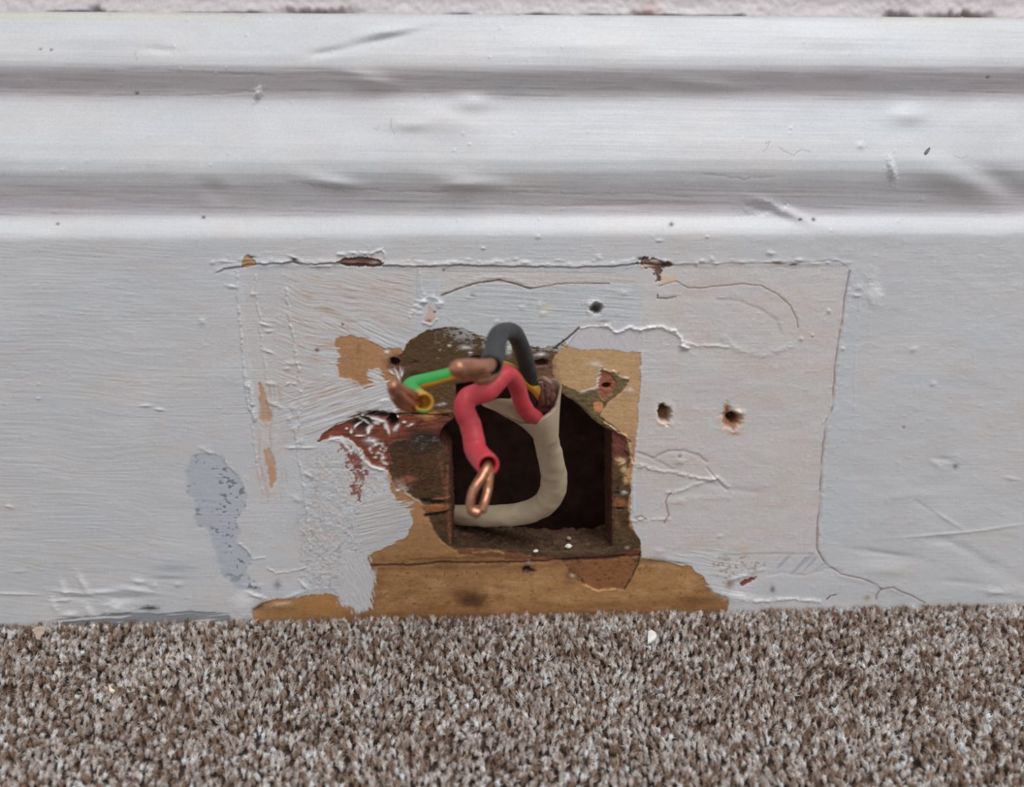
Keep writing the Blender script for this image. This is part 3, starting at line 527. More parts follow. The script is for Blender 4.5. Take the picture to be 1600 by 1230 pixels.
# flaking foot at bottom left
for (x, y, rx, ry, hh, a) in [(100, 920, 5, 14, 0.6, -20), (85, 945, 4, 12, 0.6, -20), (130, 912, 5, 16, 0.8, -30), (140, 955, 6, 12, 0.7, -35), (183, 950, 16, 9, 1.0, 10), (217, 908, 11, 4, 0.7, 5), (240, 915, 6, 8, 0.5, -40), (278, 913, 6, 4, 0.5, 0), (160, 925, 30, 4, 0.6, -4), (215, 922, 30, 4, 0.6, 8),
    (200, 935, 26, 5, -0.6, 0), (120, 935, 20, 4, -0.5, 0), (105, 925, 22, 2.5, 0.5, 4), (100, 938, 16, 2.5, 0.5, -4), (110, 960, 12, 4, 0.8, 0), (20, 928, 40, 2, 0.4, 2), (30, 893, 10, 3, 0.3, 0), (380, 945, 16, 18, 0.9, 0), (400, 930, 14, 3, 0.8, 20), (60, 600, 2, 2, 0.3, 0), (15, 792, 6, 2, 0.5, 10), (395, 915, 10, 4, 0.4, 0), (475, 915, 8, 3, 0.7, 45), (460, 930, 14, 3, 0.5, -20)]:
    blob(x, y, rx, ry, hh, alb(186, 187, 188) if hh > 0.5 else None, ang=a, amt=0.7)
ix, m = region([(80, 968), (150, 962), (200, 956), (230, 948), (245, 952), (330, 956), (360, 958), (360, 972), (80, 985)], 1.5, 3, 8, 270); m = m*sstep(-0.15, 0.3, streak(U[ix], V[ix], -4, 40, 3.0, 271, 3)-0.1+0.5*sstep(955, 966, V[ix]+0.06*(U[ix]-235))); paint(ix, m*0.7, alb(88, 94, 98)); h[ix] -= m*0.3
blob(235, 951, 12, 4, -0.2, alb(66, 70, 74)); blob(270, 890, 32, 6, -0.2, alb(140, 144, 152), amt=0.6); blob(260, 904, 30, 3, -0.2, alb(130, 134, 140), amt=0.6); blob(433, 915, 6, 7, -0.2, alb(116, 120, 128), amt=0.9)
# ---- screw and nail holes
def hole(x, y, rx, ry, depth, rgb=BLACK, rimrgb=None, rimh=0.3, rimw=1.5, ang=0, p=5):
    if rimrgb is not None: blob(x, y, rx*rimw, ry*rimw, 0, rimrgb, ang, p=4)
    if rimh: blob(x, y, rx*rimw, ry*rimw, rimh, ang=ang, p=4)
    blob(x, y, rx, ry, -depth, rgb, ang, p=p)
hole(1038, 648, 10, 13, 6.0, alb(96, 66, 44), alb(186, 176, 168), 0.35, 1.65); blob(1038, 640, 9, 7, 0, alb(52, 36, 30), p=4); blob(1039, 656, 5, 5, 0, alb(112, 78, 48)); blob(1037, 662, 8, 3, 0.4, alb(190, 170, 150))
hole(1143, 656, 15, 14, 2.0, alb(128, 84, 56), alb(178, 162, 144), 0.2, 1.5); blob(1146, 654, 8, 8, -5, alb(44, 28, 22), p=5); blob(1136, 640, 5, 8, -1.0, alb(116, 82, 58)); blob(1154, 645, 7, 4, 1.4, alb(184, 168, 154)); blob(1148, 678, 8, 3, 0, alb(150, 118, 90))
hole(932, 483, 9, 8, 4.0, alb(40, 28, 26), None, 0, 1.4); blob(928, 474, 12, 5, 0.8, alb(184, 182, 180)); blob(923, 478, 4, 3, 0.5, alb(186, 184, 182)); blob(920, 484, 3, 7, 0.5, alb(186, 184, 182)); blob(937, 478, 3, 3, 0.3, alb(130, 116, 110))
hole(617, 566, 7, 6, 4.0, alb(26, 18, 16), alb(84, 52, 42), 0.0, 2.0); blob(634, 572, 14, 5, -0.3, alb(86, 54, 46), amt=0.7); blob(648, 567, 5, 3, -0.4, alb(50, 34, 30)); blob(604, 551, 4, 3, 0.5, alb(186, 184, 182)); blob(650, 588, 9, 3, -0.5, alb(44, 32, 24))
hole(845, 568, 12, 5, 3.0, alb(30, 20, 18), alb(96, 66, 54), 0.0, 1.7)
hole(948, 604, 6, 4, 3.0, alb(40, 24, 20), alb(130, 72, 54), 0, 1.8, ang=-10); hole(743, 562, 10, 5, 1.5, alb(52, 34, 30), None, 0)
hole(564, 662, 17, 13, 3.0, alb(34, 24, 22), None, 0, p=4); hole(613, 658, 8, 9, 5.0, alb(14, 10, 10), None, 0); blob(590, 648, 24, 5, -1.5, alb(28, 20, 18), p=4)
hole(823, 891, 6, 5, 1.6, alb(40, 26, 20), alb(96, 66, 42), 0, 1.8); blob(826, 879, 3, 5, 0.4, alb(120, 100, 88)); blob(830, 893, 7, 3, -0.8, alb(36, 24, 20))
for (x, y, rx, ry, a) in [(560, 655, 7, 2.4, 30), (558, 666, 8, 2.2, -25), (566, 660, 7, 2.2, 10), (572, 664, 7, 2, 25), (566, 650, 4, 3, 60), (576, 654, 7, 2.2, 20), (585, 656, 9, 3.4, 5), (596, 659, 9, 3.4, 12), (603, 668, 4, 7, -20), (607, 676, 3, 6, -10), (577, 670, 7, 3, -30), (575, 676, 3.5, 5, 0), (588, 662, 8, 4, 0), (556, 668, 5, 2, -40), (548, 676, 3, 4, 0), (562, 682, 10, 2, 0),
    (619, 670, 4, 8, 35), (631, 661, 4, 2.2, 0), (640, 666, 7, 2.6, -25), (620, 652, 3, 3, 0), (541, 671, 3, 2, 0), (570, 647, 4, 2, 0)]:
    blob(x, y, rx*0.85, ry*0.85, 0.7, alb(190, 184, 182), a, p=3)
ix, m = region([(440, 430), (640, 425), (650, 500), (630, 530), (560, 520), (520, 530), (460, 640), (430, 600)], soft=14, rag=8, rs=30, seed=290)
h[ix] += m*0.13*streak(U[ix], V[ix]+10*fbm(U[ix]/60, V[ix]/60, 291, 2), 14, 50, 2.6, 292, 3)*(MT[ix] < 0.5); sk_ = sstep(0.3, 0.6, streak(U[ix], V[ix], 14, 60, 1.8, 293, 3)); paint(ix, m*sk_*0.25*(MT[ix] < 0.5), alb(140, 130, 126))
ix, m = region([(490, 590), (620, 600), (600, 650), (500, 680), (440, 690), (440, 620)], soft=14, rag=8, rs=30, seed=295)
h[ix] += m*0.14*streak(U[ix], V[ix], -18, 50, 2.8, 296, 3)*(MT[ix] < 0.5); sk_ = sstep(0.25, 0.6, streak(U[ix], V[ix], -18, 50, 2.2, 297, 3)); paint(ix, m*sk_*0.35*(MT[ix] < 0.5), alb(146, 132, 126))
ix, m = region([(700, 430), (1000, 430), (1000, 505), (900, 500), (850, 530), (740, 510)], soft=10, rag=8, rs=30, seed=298)
sk_ = sstep(0.25, 0.6, streak(U[ix], V[ix], 4, 50, 2.0, 299, 3)); paint(ix, m*sk_*0.35*(MT[ix] < 0.5), alb(134, 134, 138)); h[ix] += m*0.10*streak(U[ix], V[ix], 4, 50, 2.4, 294, 3)
for (pts, an, sd) in [([(470, 440), (640, 440), (640, 520), (560, 515), (510, 560), (470, 600), (430, 560)], 14, 330), ([(470, 600), (520, 596), (600, 640), (540, 660), (480, 690), (440, 690)], -18, 331), ([(490, 530), (525, 525), (526, 600), (480, 610)], 4, 332), ([(540, 690), (560, 700), (575, 740), (560, 790), (530, 760)], 60, 333), ([(400, 600), (440, 600), (450, 780), (410, 780)], 85, 334)]:
    ix, m = region(pts, soft=14, rag=8, rs=20, seed=sd); n_ = streak(U[ix], V[ix], an, 34, 3.4, sd+20, 4); m = m*(MT[ix] < 0.5)
    paint(ix, m*sstep(-0.1, 0.5, n_)*0.55, alb(166, 148, 136)); paint(ix, m*sstep(0.25, 0.6, n_)*0.3, alb(146, 116, 92))
# powdery lump at (668, 483)
for k in range(26):
    t = random.random(); x = 640+t*50+random.gauss(0, 3); y = 492-math.sin(t*2.4)*24+random.gauss(0, 5); blob(x, y, random.uniform(2, 5), random.uniform(1.5, 3.5), 0.35, alb(186, 186, 186), amt=0.6)
ix, m = region([(670, 474), (676, 482), (682, 496), (672, 506), (662, 502), (668, 488)], 1.5, 1.5, 5, 280); paint(ix, m, alb(172, 152, 142)); ridge([(660, 504), (672, 508), (682, 500)], 2, 0.5, 281); blob(670, 502, 5, 2, -0.2, alb(120, 84, 60)); blob(679, 488, 2, 2, -0.2, alb(90, 60, 56))
for (x, y, rx, ry) in [(738, 463, 5, 2.5), (535, 508, 2, 2), (495, 548, 3.5, 3), (693, 423, 2, 2), (945, 504, 9, 3)]: blob(x, y, rx, ry, -0.3, alb(92, 82, 80))
for (x, y, rx, ry) in [(735, 465, 7, 3), (815, 480, 6, 4), (776, 502, 4, 3), (843, 476, 4, 6), (848, 490, 5, 3), (950, 506, 10, 4), (975, 458, 8, 4)]: blob(x, y, rx, ry, 0.35, alb(184, 184, 182), amt=0.6)
blob(855, 482, 12, 8, 0, alb(176, 172, 150), amt=0.5)

# ---- cut the hole through the board
HOLE = [(712, 602), (740, 596), (800, 597), (862, 603), (872, 612), (888, 622), (905, 634), (925, 655), (948, 672), (957, 676), (956, 760), (957, 856), (940, 862), (860, 864), (790, 860), (716, 858), (707, 856), (706, 800), (703, 720), (700, 712), (690, 700), (684, 686), (692, 668), (706, 658), (712, 652)]
ix = np.nonzero(MT+MD > 0.02)[0]; e_ = np.minimum(MT[ix]+MD[ix], 1)
col[ix] *= (1+e_*(0.16*fbm(U[ix]/4.5, V[ix]/2.8, 305, 3)+0.10*streak(U[ix], V[ix], 2, 26, 2.4, 306, 3)))[:, None]
MDl = MD*sstep(585, 640, V); gm = sstep(0.30, 0.52, fbm(U[ix]/7, V[ix]/4, 307, 3))*MDl[ix]; paint(ix, gm*0.55, alb(40, 28, 20)); gm = sstep(0.38, 0.52, fbm(U[ix]/2.6, V[ix]/2.0, 308, 2))*MDl[ix]; paint(ix, gm*0.22, alb(122, 90, 62))
h[ix] += e_*0.05*fbm(U[ix]/3, V[ix]/2.2, 309, 2)+MDl[ix]*0.10*fbm(U[ix]/6, V[ix]/4, 311, 3)
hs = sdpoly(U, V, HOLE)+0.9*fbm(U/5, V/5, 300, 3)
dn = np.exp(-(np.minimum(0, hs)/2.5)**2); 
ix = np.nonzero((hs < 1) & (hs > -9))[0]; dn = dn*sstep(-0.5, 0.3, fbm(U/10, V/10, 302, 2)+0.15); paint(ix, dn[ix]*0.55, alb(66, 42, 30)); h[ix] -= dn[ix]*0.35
col *= (1+0.03*fbm(U/3.0, V/2.0, 310, 2))[:, None]
Y = Y0-h/1000.0
H2 = hs.reshape(NZ, NX)
inside = (H2[:-1, :-1]+H2[1:, :-1]+H2[:-1, 1:]+H2[1:, 1:]) > 0
idg = np.arange(N).reshape(NZ, NX)
q = np.stack([idg[:-1, :-1], idg[:-1, 1:], idg[1:, 1:], idg[1:, :-1]], -1)
keep = q[~inside]
# edges round the hole, swept back through the thickness of the board
cut = q[inside]
E = np.concatenate([cut[:, [0, 1]], cut[:, [1, 2]], cut[:, [2, 3]], cut[:, [3, 0]]])
key = np.sort(E, 1); kk = key[:, 0]*N+key[:, 1]
uq, inv, cnt = np.unique(kk, return_inverse=True, return_counts=True)
bE = E[cnt[inv] == 1]
bv = np.unique(bE); LEV = 30; TH = 0.0250
# push the stepped rim onto the smooth outline
rim_x, rim_z = X[bv].copy(), Z[bv].copy()
nb = {}
for a, b in bE: nb.setdefault(a, []).append(b); nb.setdefault(b, []).append(a)
pos = {int(i): k for k, i in enumerate(bv)}
for _ in range(4):
    rx_, rz_ = rim_x.copy(), rim_z.copy()
    for k, i in enumerate(bv):
        ns = [pos[int(j)] for j in nb[i]]; rim_x[k] = 0.5*rx_[k]+0.5*np.mean(rx_[ns]); rim_z[k] = 0.5*rz_[k]+0.5*np.mean(rz_[ns])
X[bv], Z[bv] = rim_x, rim_z
cx, cz = rim_x.mean(), rim_z.mean()
LX, LY, LZ, LC, LR = [], [], [], [], []
for l in range(1, LEV+1):
    t = l/LEV; j = fbm(rim_x*700+l*0.25, rim_z*700+l*0.4, 320, 3)*0.0007*min(1, t*4)
    LX.append(rim_x+j*np.sign(rim_x-cx)); LY.append(Y[bv]*(1-t)+TH*t); LZ.append(rim_z+fbm(rim_x*500, rim_z*500+l*0.33, 321, 3)*0.0012*min(1, t*4))
    uu = rim_x*3000; vv = rim_z*3000
    c = np.tile(alb(78, 46, 34, 1.7), (len(bv), 1))*(1+0.3*fbm(uu/8+vv/8, l*0.3+vv*0, 322, 3))[:, None]
    flo = (rim_z < P(800, 850)[2]); c[flo] = alb(70, 51, 36, 1.6)*(1+0.55*fbm(uu[flo]/9, l*0.33+vv[flo]*0, 323, 3)+0.5*sstep(0.35, 0.5, fbm(uu[flo]/2.5, l*0.9+vv[flo]*0, 324, 2)))[:, None]
    LC.append(c); LR.append(np.full(len(bv), 0.85))
base = {int(i): k for k, i in enumerate(bv)}
nbv = len(bv); ea = np.array([base[int(a)] for a, b in bE]); eb = np.array([base[int(b)] for a, b in bE])
lq = []
for l in range(LEV):
    A = bE[:, 0] if l == 0 else N+(l-1)*nbv+ea; B = bE[:, 1] if l == 0 else N+(l-1)*nbv+eb
    A2 = N+l*nbv+ea; B2 = N+l*nbv+eb
    lq.append(np.stack([A, B, B2, A2], 1))
quads = np.concatenate([keep]+lq)
co = np.stack([np.concatenate([X]+LX), np.concatenate([Y]+LY), np.concatenate([Z]+LZ)], 1)
colA = np.concatenate([col]+LC); rA = np.concatenate([rough]+LR)
used = np.zeros(len(co), bool); used[quads.ravel()] = True; remap = np.cumsum(used)-1
quads = remap[quads]; co = co[used]; colA = np.clip(colA[used], 0.004, 0.93); rA = rA[used]
me = fast_mesh('baseboard_back', co, quads)
ca = me.color_attributes.new('coat', 'FLOAT_COLOR', 'POINT'); ca.data.foreach_set('color', np.concatenate([colA, np.ones((len(colA), 1))], 1).astype(np.float32).ravel())
ra = me.attributes.new('sheen', 'FLOAT', 'POINT'); ra.data.foreach_set('value', rA.astype(np.float32))
me.polygons.foreach_set('use_smooth', np.ones(len(quads), bool))
bm_, nt, b = new_mat('old_layered_paint')
a1 = nt.nodes.new('ShaderNodeAttribute'); a1.attribute_name = 'coat'; a2 = nt.nodes.new('ShaderNodeAttribute'); a2.attribute_name = 'sheen'
nt.links.new(a2.outputs['Fac'], b.inputs['Roughness'])
tcn = nt.nodes.new('ShaderNodeTexCoord'); mp = nt.nodes.new('ShaderNodeMapping'); mp.inputs['Scale'].default_value = (60, 60, 1500)
no = nt.nodes.new('ShaderNodeTexNoise'); no.inputs['Scale'].default_value = 1; no.inputs['Detail'].default_value = 3
nt.links.new(tcn.outputs['Object'], mp.inputs[0]); nt.links.new(mp.outputs[0], no.inputs['Vector'])
no2 = nt.nodes.new('ShaderNodeTexNoise'); no2.inputs['Scale'].default_value = 1800; no2.inputs['Detail'].default_value = 2; nt.links.new(tcn.outputs['Object'], no2.inputs['Vector'])
mx = nt.nodes.new('ShaderNodeMix'); mx.data_type = 'RGBA'; mx.blend_type = 'MULTIPLY'; mx.inputs[0].default_value = 1.0
mr2 = nt.nodes.new('ShaderNodeMapRange'); mr2.inputs[1].default_value = 0.3; mr2.inputs[2].default_value = 0.7; mr2.inputs[3].default_value = 0.93; mr2.inputs[4].default_value = 1.06
nt.links.new(no2.outputs['Fac'], mr2.inputs[0]); nt.links.new(a1.outputs['Color'], mx.inputs[6]); nt.links.new(mr2.outputs[0], mx.inputs[7]); nt.links.new(mx.outputs[2], b.inputs['Base Color'])
bp = nt.nodes.new('ShaderNodeBump'); bp.inputs['Strength'].default_value = 0.3; bp.inputs['Distance'].default_value = 0.00004
nt.links.new(no.outputs['Fac'], bp.inputs['Height']); nt.links.new(bp.outputs[0], b.inputs['Normal'])
b.inputs['Specular IOR Level'].default_value = 0.4
me.materials.append(bm_)
board = bpy.data.objects.new('baseboard_back', me); COL.objects.link(board)
tag(board, kind='structure')

# ------------------------------------------------------------------ wall behind, with the recess for the box
wm = simple_mat('lilac_white_wall_paint', alb(176, 172, 174), 0.6, nscale=60, var=0.04, bump=0.4, dist=0.0004)
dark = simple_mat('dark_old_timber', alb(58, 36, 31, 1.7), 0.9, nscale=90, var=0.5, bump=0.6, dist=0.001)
x0, x1 = P(640, 700)[0], P(985, 700)[0]; z0, z1 = P(800, 940, 0.0)[2], P(800, 585)[2]
BW = 0.062
vs = []; fs = []; mi = []
def quad(a, b, c, d, m):
    i = len(vs); vs.extend([a, b, c, d]); fs.append((i, i+1, i+2, i+3)); mi.append(m)
gx = [-1.6, x0, x1, 1.6]; gz = [-0.02, z0, z1, 2.4]
for i in range(3):
    for j in range(3):
        if i == 1 and j == 1: continue
        quad((gx[i], WALL_Y, gz[j]), (gx[i+1], WALL_Y, gz[j]), (gx[i+1], WALL_Y, gz[j+1]), (gx[i], WALL_Y, gz[j+1]), 0)
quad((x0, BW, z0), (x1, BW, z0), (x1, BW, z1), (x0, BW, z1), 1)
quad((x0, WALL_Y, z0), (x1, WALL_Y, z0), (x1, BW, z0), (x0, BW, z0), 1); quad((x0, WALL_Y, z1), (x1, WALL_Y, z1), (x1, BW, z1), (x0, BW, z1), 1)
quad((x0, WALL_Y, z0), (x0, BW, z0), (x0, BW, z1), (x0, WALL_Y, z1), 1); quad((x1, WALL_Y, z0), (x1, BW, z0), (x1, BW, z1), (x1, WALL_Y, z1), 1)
# outside of the masonry so that it is a solid wall
for (a, b_, c, d) in [((-1.6, 0.12, -0.02), (1.6, 0.12, -0.02), (1.6, 0.12, 2.4), (-1.6, 0.12, 2.4)), ((-1.6, WALL_Y, 2.4), (1.6, WALL_Y, 2.4), (1.6, 0.12, 2.4), (-1.6, 0.12, 2.4)),
                      ((-1.6, WALL_Y, -0.02), (-1.6, 0.12, -0.02), (-1.6, 0.12, 2.4), (-1.6, WALL_Y, 2.4)), ((1.6, WALL_Y, -0.02), (1.6, 0.12, -0.02), (1.6, 0.12, 2.4), (1.6, WALL_Y, 2.4))]: quad(a, b_, c, d, 0)
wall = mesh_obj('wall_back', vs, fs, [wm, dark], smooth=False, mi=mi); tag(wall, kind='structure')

# ragged caulk line where wall and skirting meet
gxs = np.linspace(-0.80, 0.80, 2400); gzs = np.linspace(0, 1, 26)
GX, GT = np.meshgrid(gxs, gzs); GX = GX.ravel(); GT = GT.ravel()
zz = ZTOP-0.0012+GT*0.02
us, _ = proj(GX, np.full_like(GX, 0.0165), zz)
edge = 0.0008*fbm(us/40, us*0, 400, 3)
yy = WALL_Y-0.0012-0.0009*sstep(0.35, 0.0, GT)+0.0004*fbm(us/30, GT*4, 401, 3)
yy = yy-0.0003*fbm(us/6, GT*14, 402, 2)
yy = yy+0.0018*sstep(0.75, 1.0, GT)
cs = np.tile(alb(180, 174, 175), (len(GX), 1))*(1+0.04*fbm(us/60, GT*3, 403, 3))[:, None]
gap = sstep(0.08, 0.0, GT)*sstep(0.05, 0.4, fbm(us/120, us*0+3, 404, 3)+0.15)
for x, w in [(155, 14), (500, 55), (1005, 20), (1405, 26), (1500, 50)]: gap = np.maximum(gap, np.exp(-((us-x)/w)**4)*sstep(0.22, 0.02, GT+0.07*fbm(us/7, GT, 405, 2)))
yy = yy+0.002*gap; cs = cs*(1-0.75*gap[:, None])+alb(84, 66, 60)*0.75*gap[:, None]
pk = np.exp(-((us-1015)/18)**2)*sstep(0.6, 0, GT); cs = cs*(1-0.4*pk[:, None])+alb(190, 140, 125)*0.4*pk[:, None]
nx = len(gxs); ii = np.arange(len(GX)).reshape(26, nx); qq = np.stack([ii[:-1, :-1], ii[:-1, 1:], ii[1:, 1:], ii[1:, :-1]], -1).reshape(-1, 4)
me = fast_mesh('trim_1', np.stack([GX, yy, zz+edge*(1-GT)], 1), qq)
ca = me.color_attributes.new('coat', 'FLOAT_COLOR', 'POINT'); ca.data.foreach_set('color', np.concatenate([cs, np.ones((len(cs), 1))], 1).astype(np.float32).ravel())
ra = me.attributes.new('sheen', 'FLOAT', 'POINT'); ra.data.foreach_set('value', np.full(len(cs), 0.55, np.float32))
me.polygons.foreach_set('use_smooth', np.ones(len(qq), bool)); me.materials.append(bm_)
caulk = bpy.data.objects.new('trim_1', me); COL.objects.link(caulk); tag(caulk, kind='structure')

# ------------------------------------------------------------------ floor and carpet
PILE = 0.0060
fm = simple_mat('carpet_backing', alb(58, 46, 40), 0.95, nscale=400, var=0.2)
fl = mesh_obj('floor', [(-1.6, -1.6, -PILE), (1.6, -1.6, -PILE), (1.6, WALL_Y, -PILE), (-1.6, WALL_Y, -PILE), (-1.6, -1.6, -0.03), (1.6, -1.6, -0.03), (1.6, WALL_Y, -0.03), (-1.6, WALL_Y, -0.03)],
              [(0, 1, 2, 3), (4, 7, 6, 5), (0, 4, 5, 1), (1, 5, 6, 2), (2, 6, 7, 3), (3, 7, 4, 0)], fm, smooth=False); tag(fl, kind='structure')
SP = 0.0027
tx = np.arange(-0.48, 0.48, SP); ty = np.arange(-0.29, -0.0008, SP*0.9)
TX, TY = np.meshgrid(tx, ty); TX[::2] += SP/2; TX = TX.ravel(); TY = TY.ravel()
TX = TX+rng.uniform(-.45, .45, len(TX))*SP; TY = np.minimum(TY+rng.uniform(-.45, .45, len(TY))*SP, -0.0016)
NT = len(TX); NF = 38
pal = np.array([alb(184, 178, 173), alb(170, 161, 155), alb(156, 144, 136), alb(136, 118, 105), alb(116, 95, 80), alb(98, 80, 68), alb(198, 194, 190)])*0.88
wv = 0.5+0.5*fbm(TX*75, TY*75, 500, 3)
pick = np.clip(rng.random(NT)*0.86+0.3*(1-wv)-0.09, 0, 0.999)
pr = np.array([6, 0, 1, 2, 3, 4, 5])[np.searchsorted([0.10, 0.26, 0.45, 0.62, 0.78, 0.92], pick)]
tcol = pal[pr]*rng.uniform(0.88, 1.12, NT)[:, None]
lean_a = 0.9+1.6*vnoise(TX*40, TY*40, 501)+rng.normal(0, 1.2, NT)
lean_m = 0.0003+0.0009*rng.random(NT)
th = 0.0046+0.0016*rng.random(NT)+0.0008*fbm(TX*160, TY*160, 502, 2)
# each tuft: a plump lumpy head of twisted yarn, with loose fibres standing off it
NA, NL = 8, 5
ha = np.arange(NA)*2*math.pi/NA; lv = np.array([-1.0, -0.45, 0.15, 0.65, 0.95])
hr = np.array([0.55, 0.95, 1.0, 0.72, 0.25])
hd = 0.00098*(0.75+0.4*rng.random(NT)); tws = rng.uniform(-1.5, 1.5, NT)
el = rng.uniform(0.6, 1.0, NT)
HV = np.empty((NT, NL, NA, 3))
for l in range(NL):
    k_ = (lv[l]+1)/2
    for a_i in range(NA):
        an = ha[a_i]+tws*lv[l]; lump = 1+0.38*np.cos(2*an*1.0+tws*3)*0.5+0.28*(rng.random(NT)-0.5)
        rx2 = hd*hr[l]*lump
        dx, dy = rx2*np.cos(an), rx2*np.sin(an)*1.0
        ca_, sa_ = np.cos(lean_a), np.sin(lean_a)
        px2, py2 = dx*ca_-dy*sa_*el, dx*sa_+dy*ca_*el
        HV[:, l, a_i, 0] = TX+lean_m*ca_*k_+px2; HV[:, l, a_i, 1] = TY+lean_m*sa_*k_+py2
        HV[:, l, a_i, 2] = -PILE+th*(0.30+0.62*k_)
HV[..., 1] = np.minimum(HV[..., 1], -0.0001)
b0 = (np.arange(NT)*NL*NA)[:, None]
hq = []
for l in range(NL-1):
    for a_i in range(NA):
        a2_ = (a_i+1) % NA; hq.append(np.concatenate([b0+l*NA+a_i, b0+l*NA+a2_, b0+(l+1)*NA+a2_, b0+(l+1)*NA+a_i], 1))
hq.append(np.concatenate([b0+(NL-1)*NA+k for k in (0, 2, 4, 6)], 1)); hq = np.concatenate(hq)
nfc = np.where((np.abs(TX) < 0.345) & (TY > -0.200), NF, 12); ti = np.repeat(np.arange(NT), nfc); M = len(ti)
ph = rng.uniform(0, 2*math.pi, M); et = np.arcsin(rng.uniform(-0.15, 1.0, M))
dr = np.stack([np.cos(et)*np.cos(ph), np.cos(et)*np.sin(ph), np.sin(et)], 1)
hc = np.stack([TX+lean_m*np.cos(lean_a)*0.6, TY+lean_m*np.sin(lean_a)*0.6, -PILE+th*0.62], 1)[ti]
sc_ = np.stack([hd, hd*0.85, th*0.28], 1)[ti]
f0 = hc+dr*sc_*0.55
sw = np.stack([-np.sin(ph), np.cos(ph), np.zeros(M)], 1)
ld = np.stack([np.cos(lean_a), np.sin(lean_a), np.full(NT, 0.9)], 1)[ti]
tipv = hc+dr*sc_*1.1+(dr*0.75+ld*0.75+sw*np.sign(tws[ti])[:, None]*0.5)*(rng.uniform(0.0002, 0.0013, M)*rng.uniform(0.6, 1.3, NT)[ti])[:, None]
sd_ = np.cross(tipv-f0, rng.normal(0, 1, (M, 3))); sd_ /= np.linalg.norm(sd_, axis=1)[:, None]+1e-9
wd = (0.00012*(0.7+0.6*rng.random(M))*np.where(nfc < NF, 1.6, 1.0)[ti])[:, None]
mid = (f0*0.4+tipv*0.6)+sw*0.00012
F5 = np.stack([f0-sd_*wd, f0+sd_*wd, mid-sd_*wd*.8, mid+sd_*wd*.8, tipv], 1)
F5[:, :, 1] = np.minimum(F5[:, :, 1], -0.0001)
nH = NT*NL*NA; b0 = (nH+np.arange(M)*5)[:, None]
cq = np.concatenate([hq, np.concatenate([b0+0, b0+1, b0+3, b0+2], 1)]); ct = np.concatenate([b0+2, b0+3, b0+4], 1)
me = fast_mesh('carpet', np.concatenate([HV.reshape(-1, 3), F5.reshape(-1, 3)]), cq, ct)
fcH = np.repeat(tcol, NL*NA, 0)*rng.uniform(0.90, 1.06, nH)[:, None]
fc = np.concatenate([fcH, np.repeat(tcol[ti]*(rng.uniform(0.85, 1.2, M))[:, None], 5, 0)])
sm = np.zeros(len(me.polygons), bool); sm[:len(hq)] = True; me.polygons.foreach_set('use_smooth', sm)
ca = me.color_attributes.new('yarn', 'FLOAT_COLOR', 'POINT'); ca.data.foreach_set('color', np.concatenate([np.clip(fc, 0, .9), np.ones((len(fc), 1))], 1).astype(np.float32).ravel())
ym, nt, b = new_mat('flecked_wool_yarn'); a1 = nt.nodes.new('ShaderNodeAttribute'); a1.attribute_name = 'yarn'; nt.links.new(a1.outputs['Color'], b.inputs['Base Color'])
b.inputs['Roughness'].default_value = 0.9; b.inputs['Specular IOR Level'].default_value = 0.15
me.materials.append(ym)
carpet = bpy.data.objects.new('carpet', me); COL.objects.link(carpet)
tag(carpet, 'grey and brown flecked twist pile carpet laid up to the skirting board', 'carpet', kind='stuff')

# ------------------------------------------------------------------ the cable
def spline(pts, rad, n=14):
    pts = np.asarray(pts, float); rad = np.asarray(rad, float)
    p = np.vstack([2*pts[0]-pts[1], pts, 2*pts[-1]-pts[-2]]); out = []; ro = []
    for i in range(1, len(p)-2):
        for k in range(n):
            t = k/n; a, b, c, d = p[i-1], p[i], p[i+1], p[i+2]
            out.append(0.5*((2*b)+(-a+c)*t+(2*a-5*b+4*c-d)*t*t+(-a+3*b-3*c+d)*t**3)); ro.append(rad[i-1]*(1-t)+rad[i]*t)
    out.append(pts[-1]); ro.append(rad[-1]); return np.array(out), np.array(ro)
def frames(path):
    T = np.gradient(path, axis=0); T /= np.linalg.norm(T, axis=1)[:, None]
    n = np.cross(T[0], [0, 0, 1]); 
    if np.linalg.norm(n) < .1: n = np.cross(T[0], [1, 0, 0])
    n /= np.linalg.norm(n); Ns = [n]
    for i in range(1, len(path)):
        n = Ns[-1]-T[i]*np.dot(Ns[-1], T[i]); n /= np.linalg.norm(n); Ns.append(n)
    Ns = np.array(Ns); return T, Ns, np.cross(T, Ns)
def pxpath(pts):     # (px, py, depth y in mm, radius in px)
    P3 = [P(a, b, y/1000.0) for a, b, y, r in pts]; R = [r*scale_at(p) for p, (_, _, _, r) in zip(P3, pts)]
    return P3, R
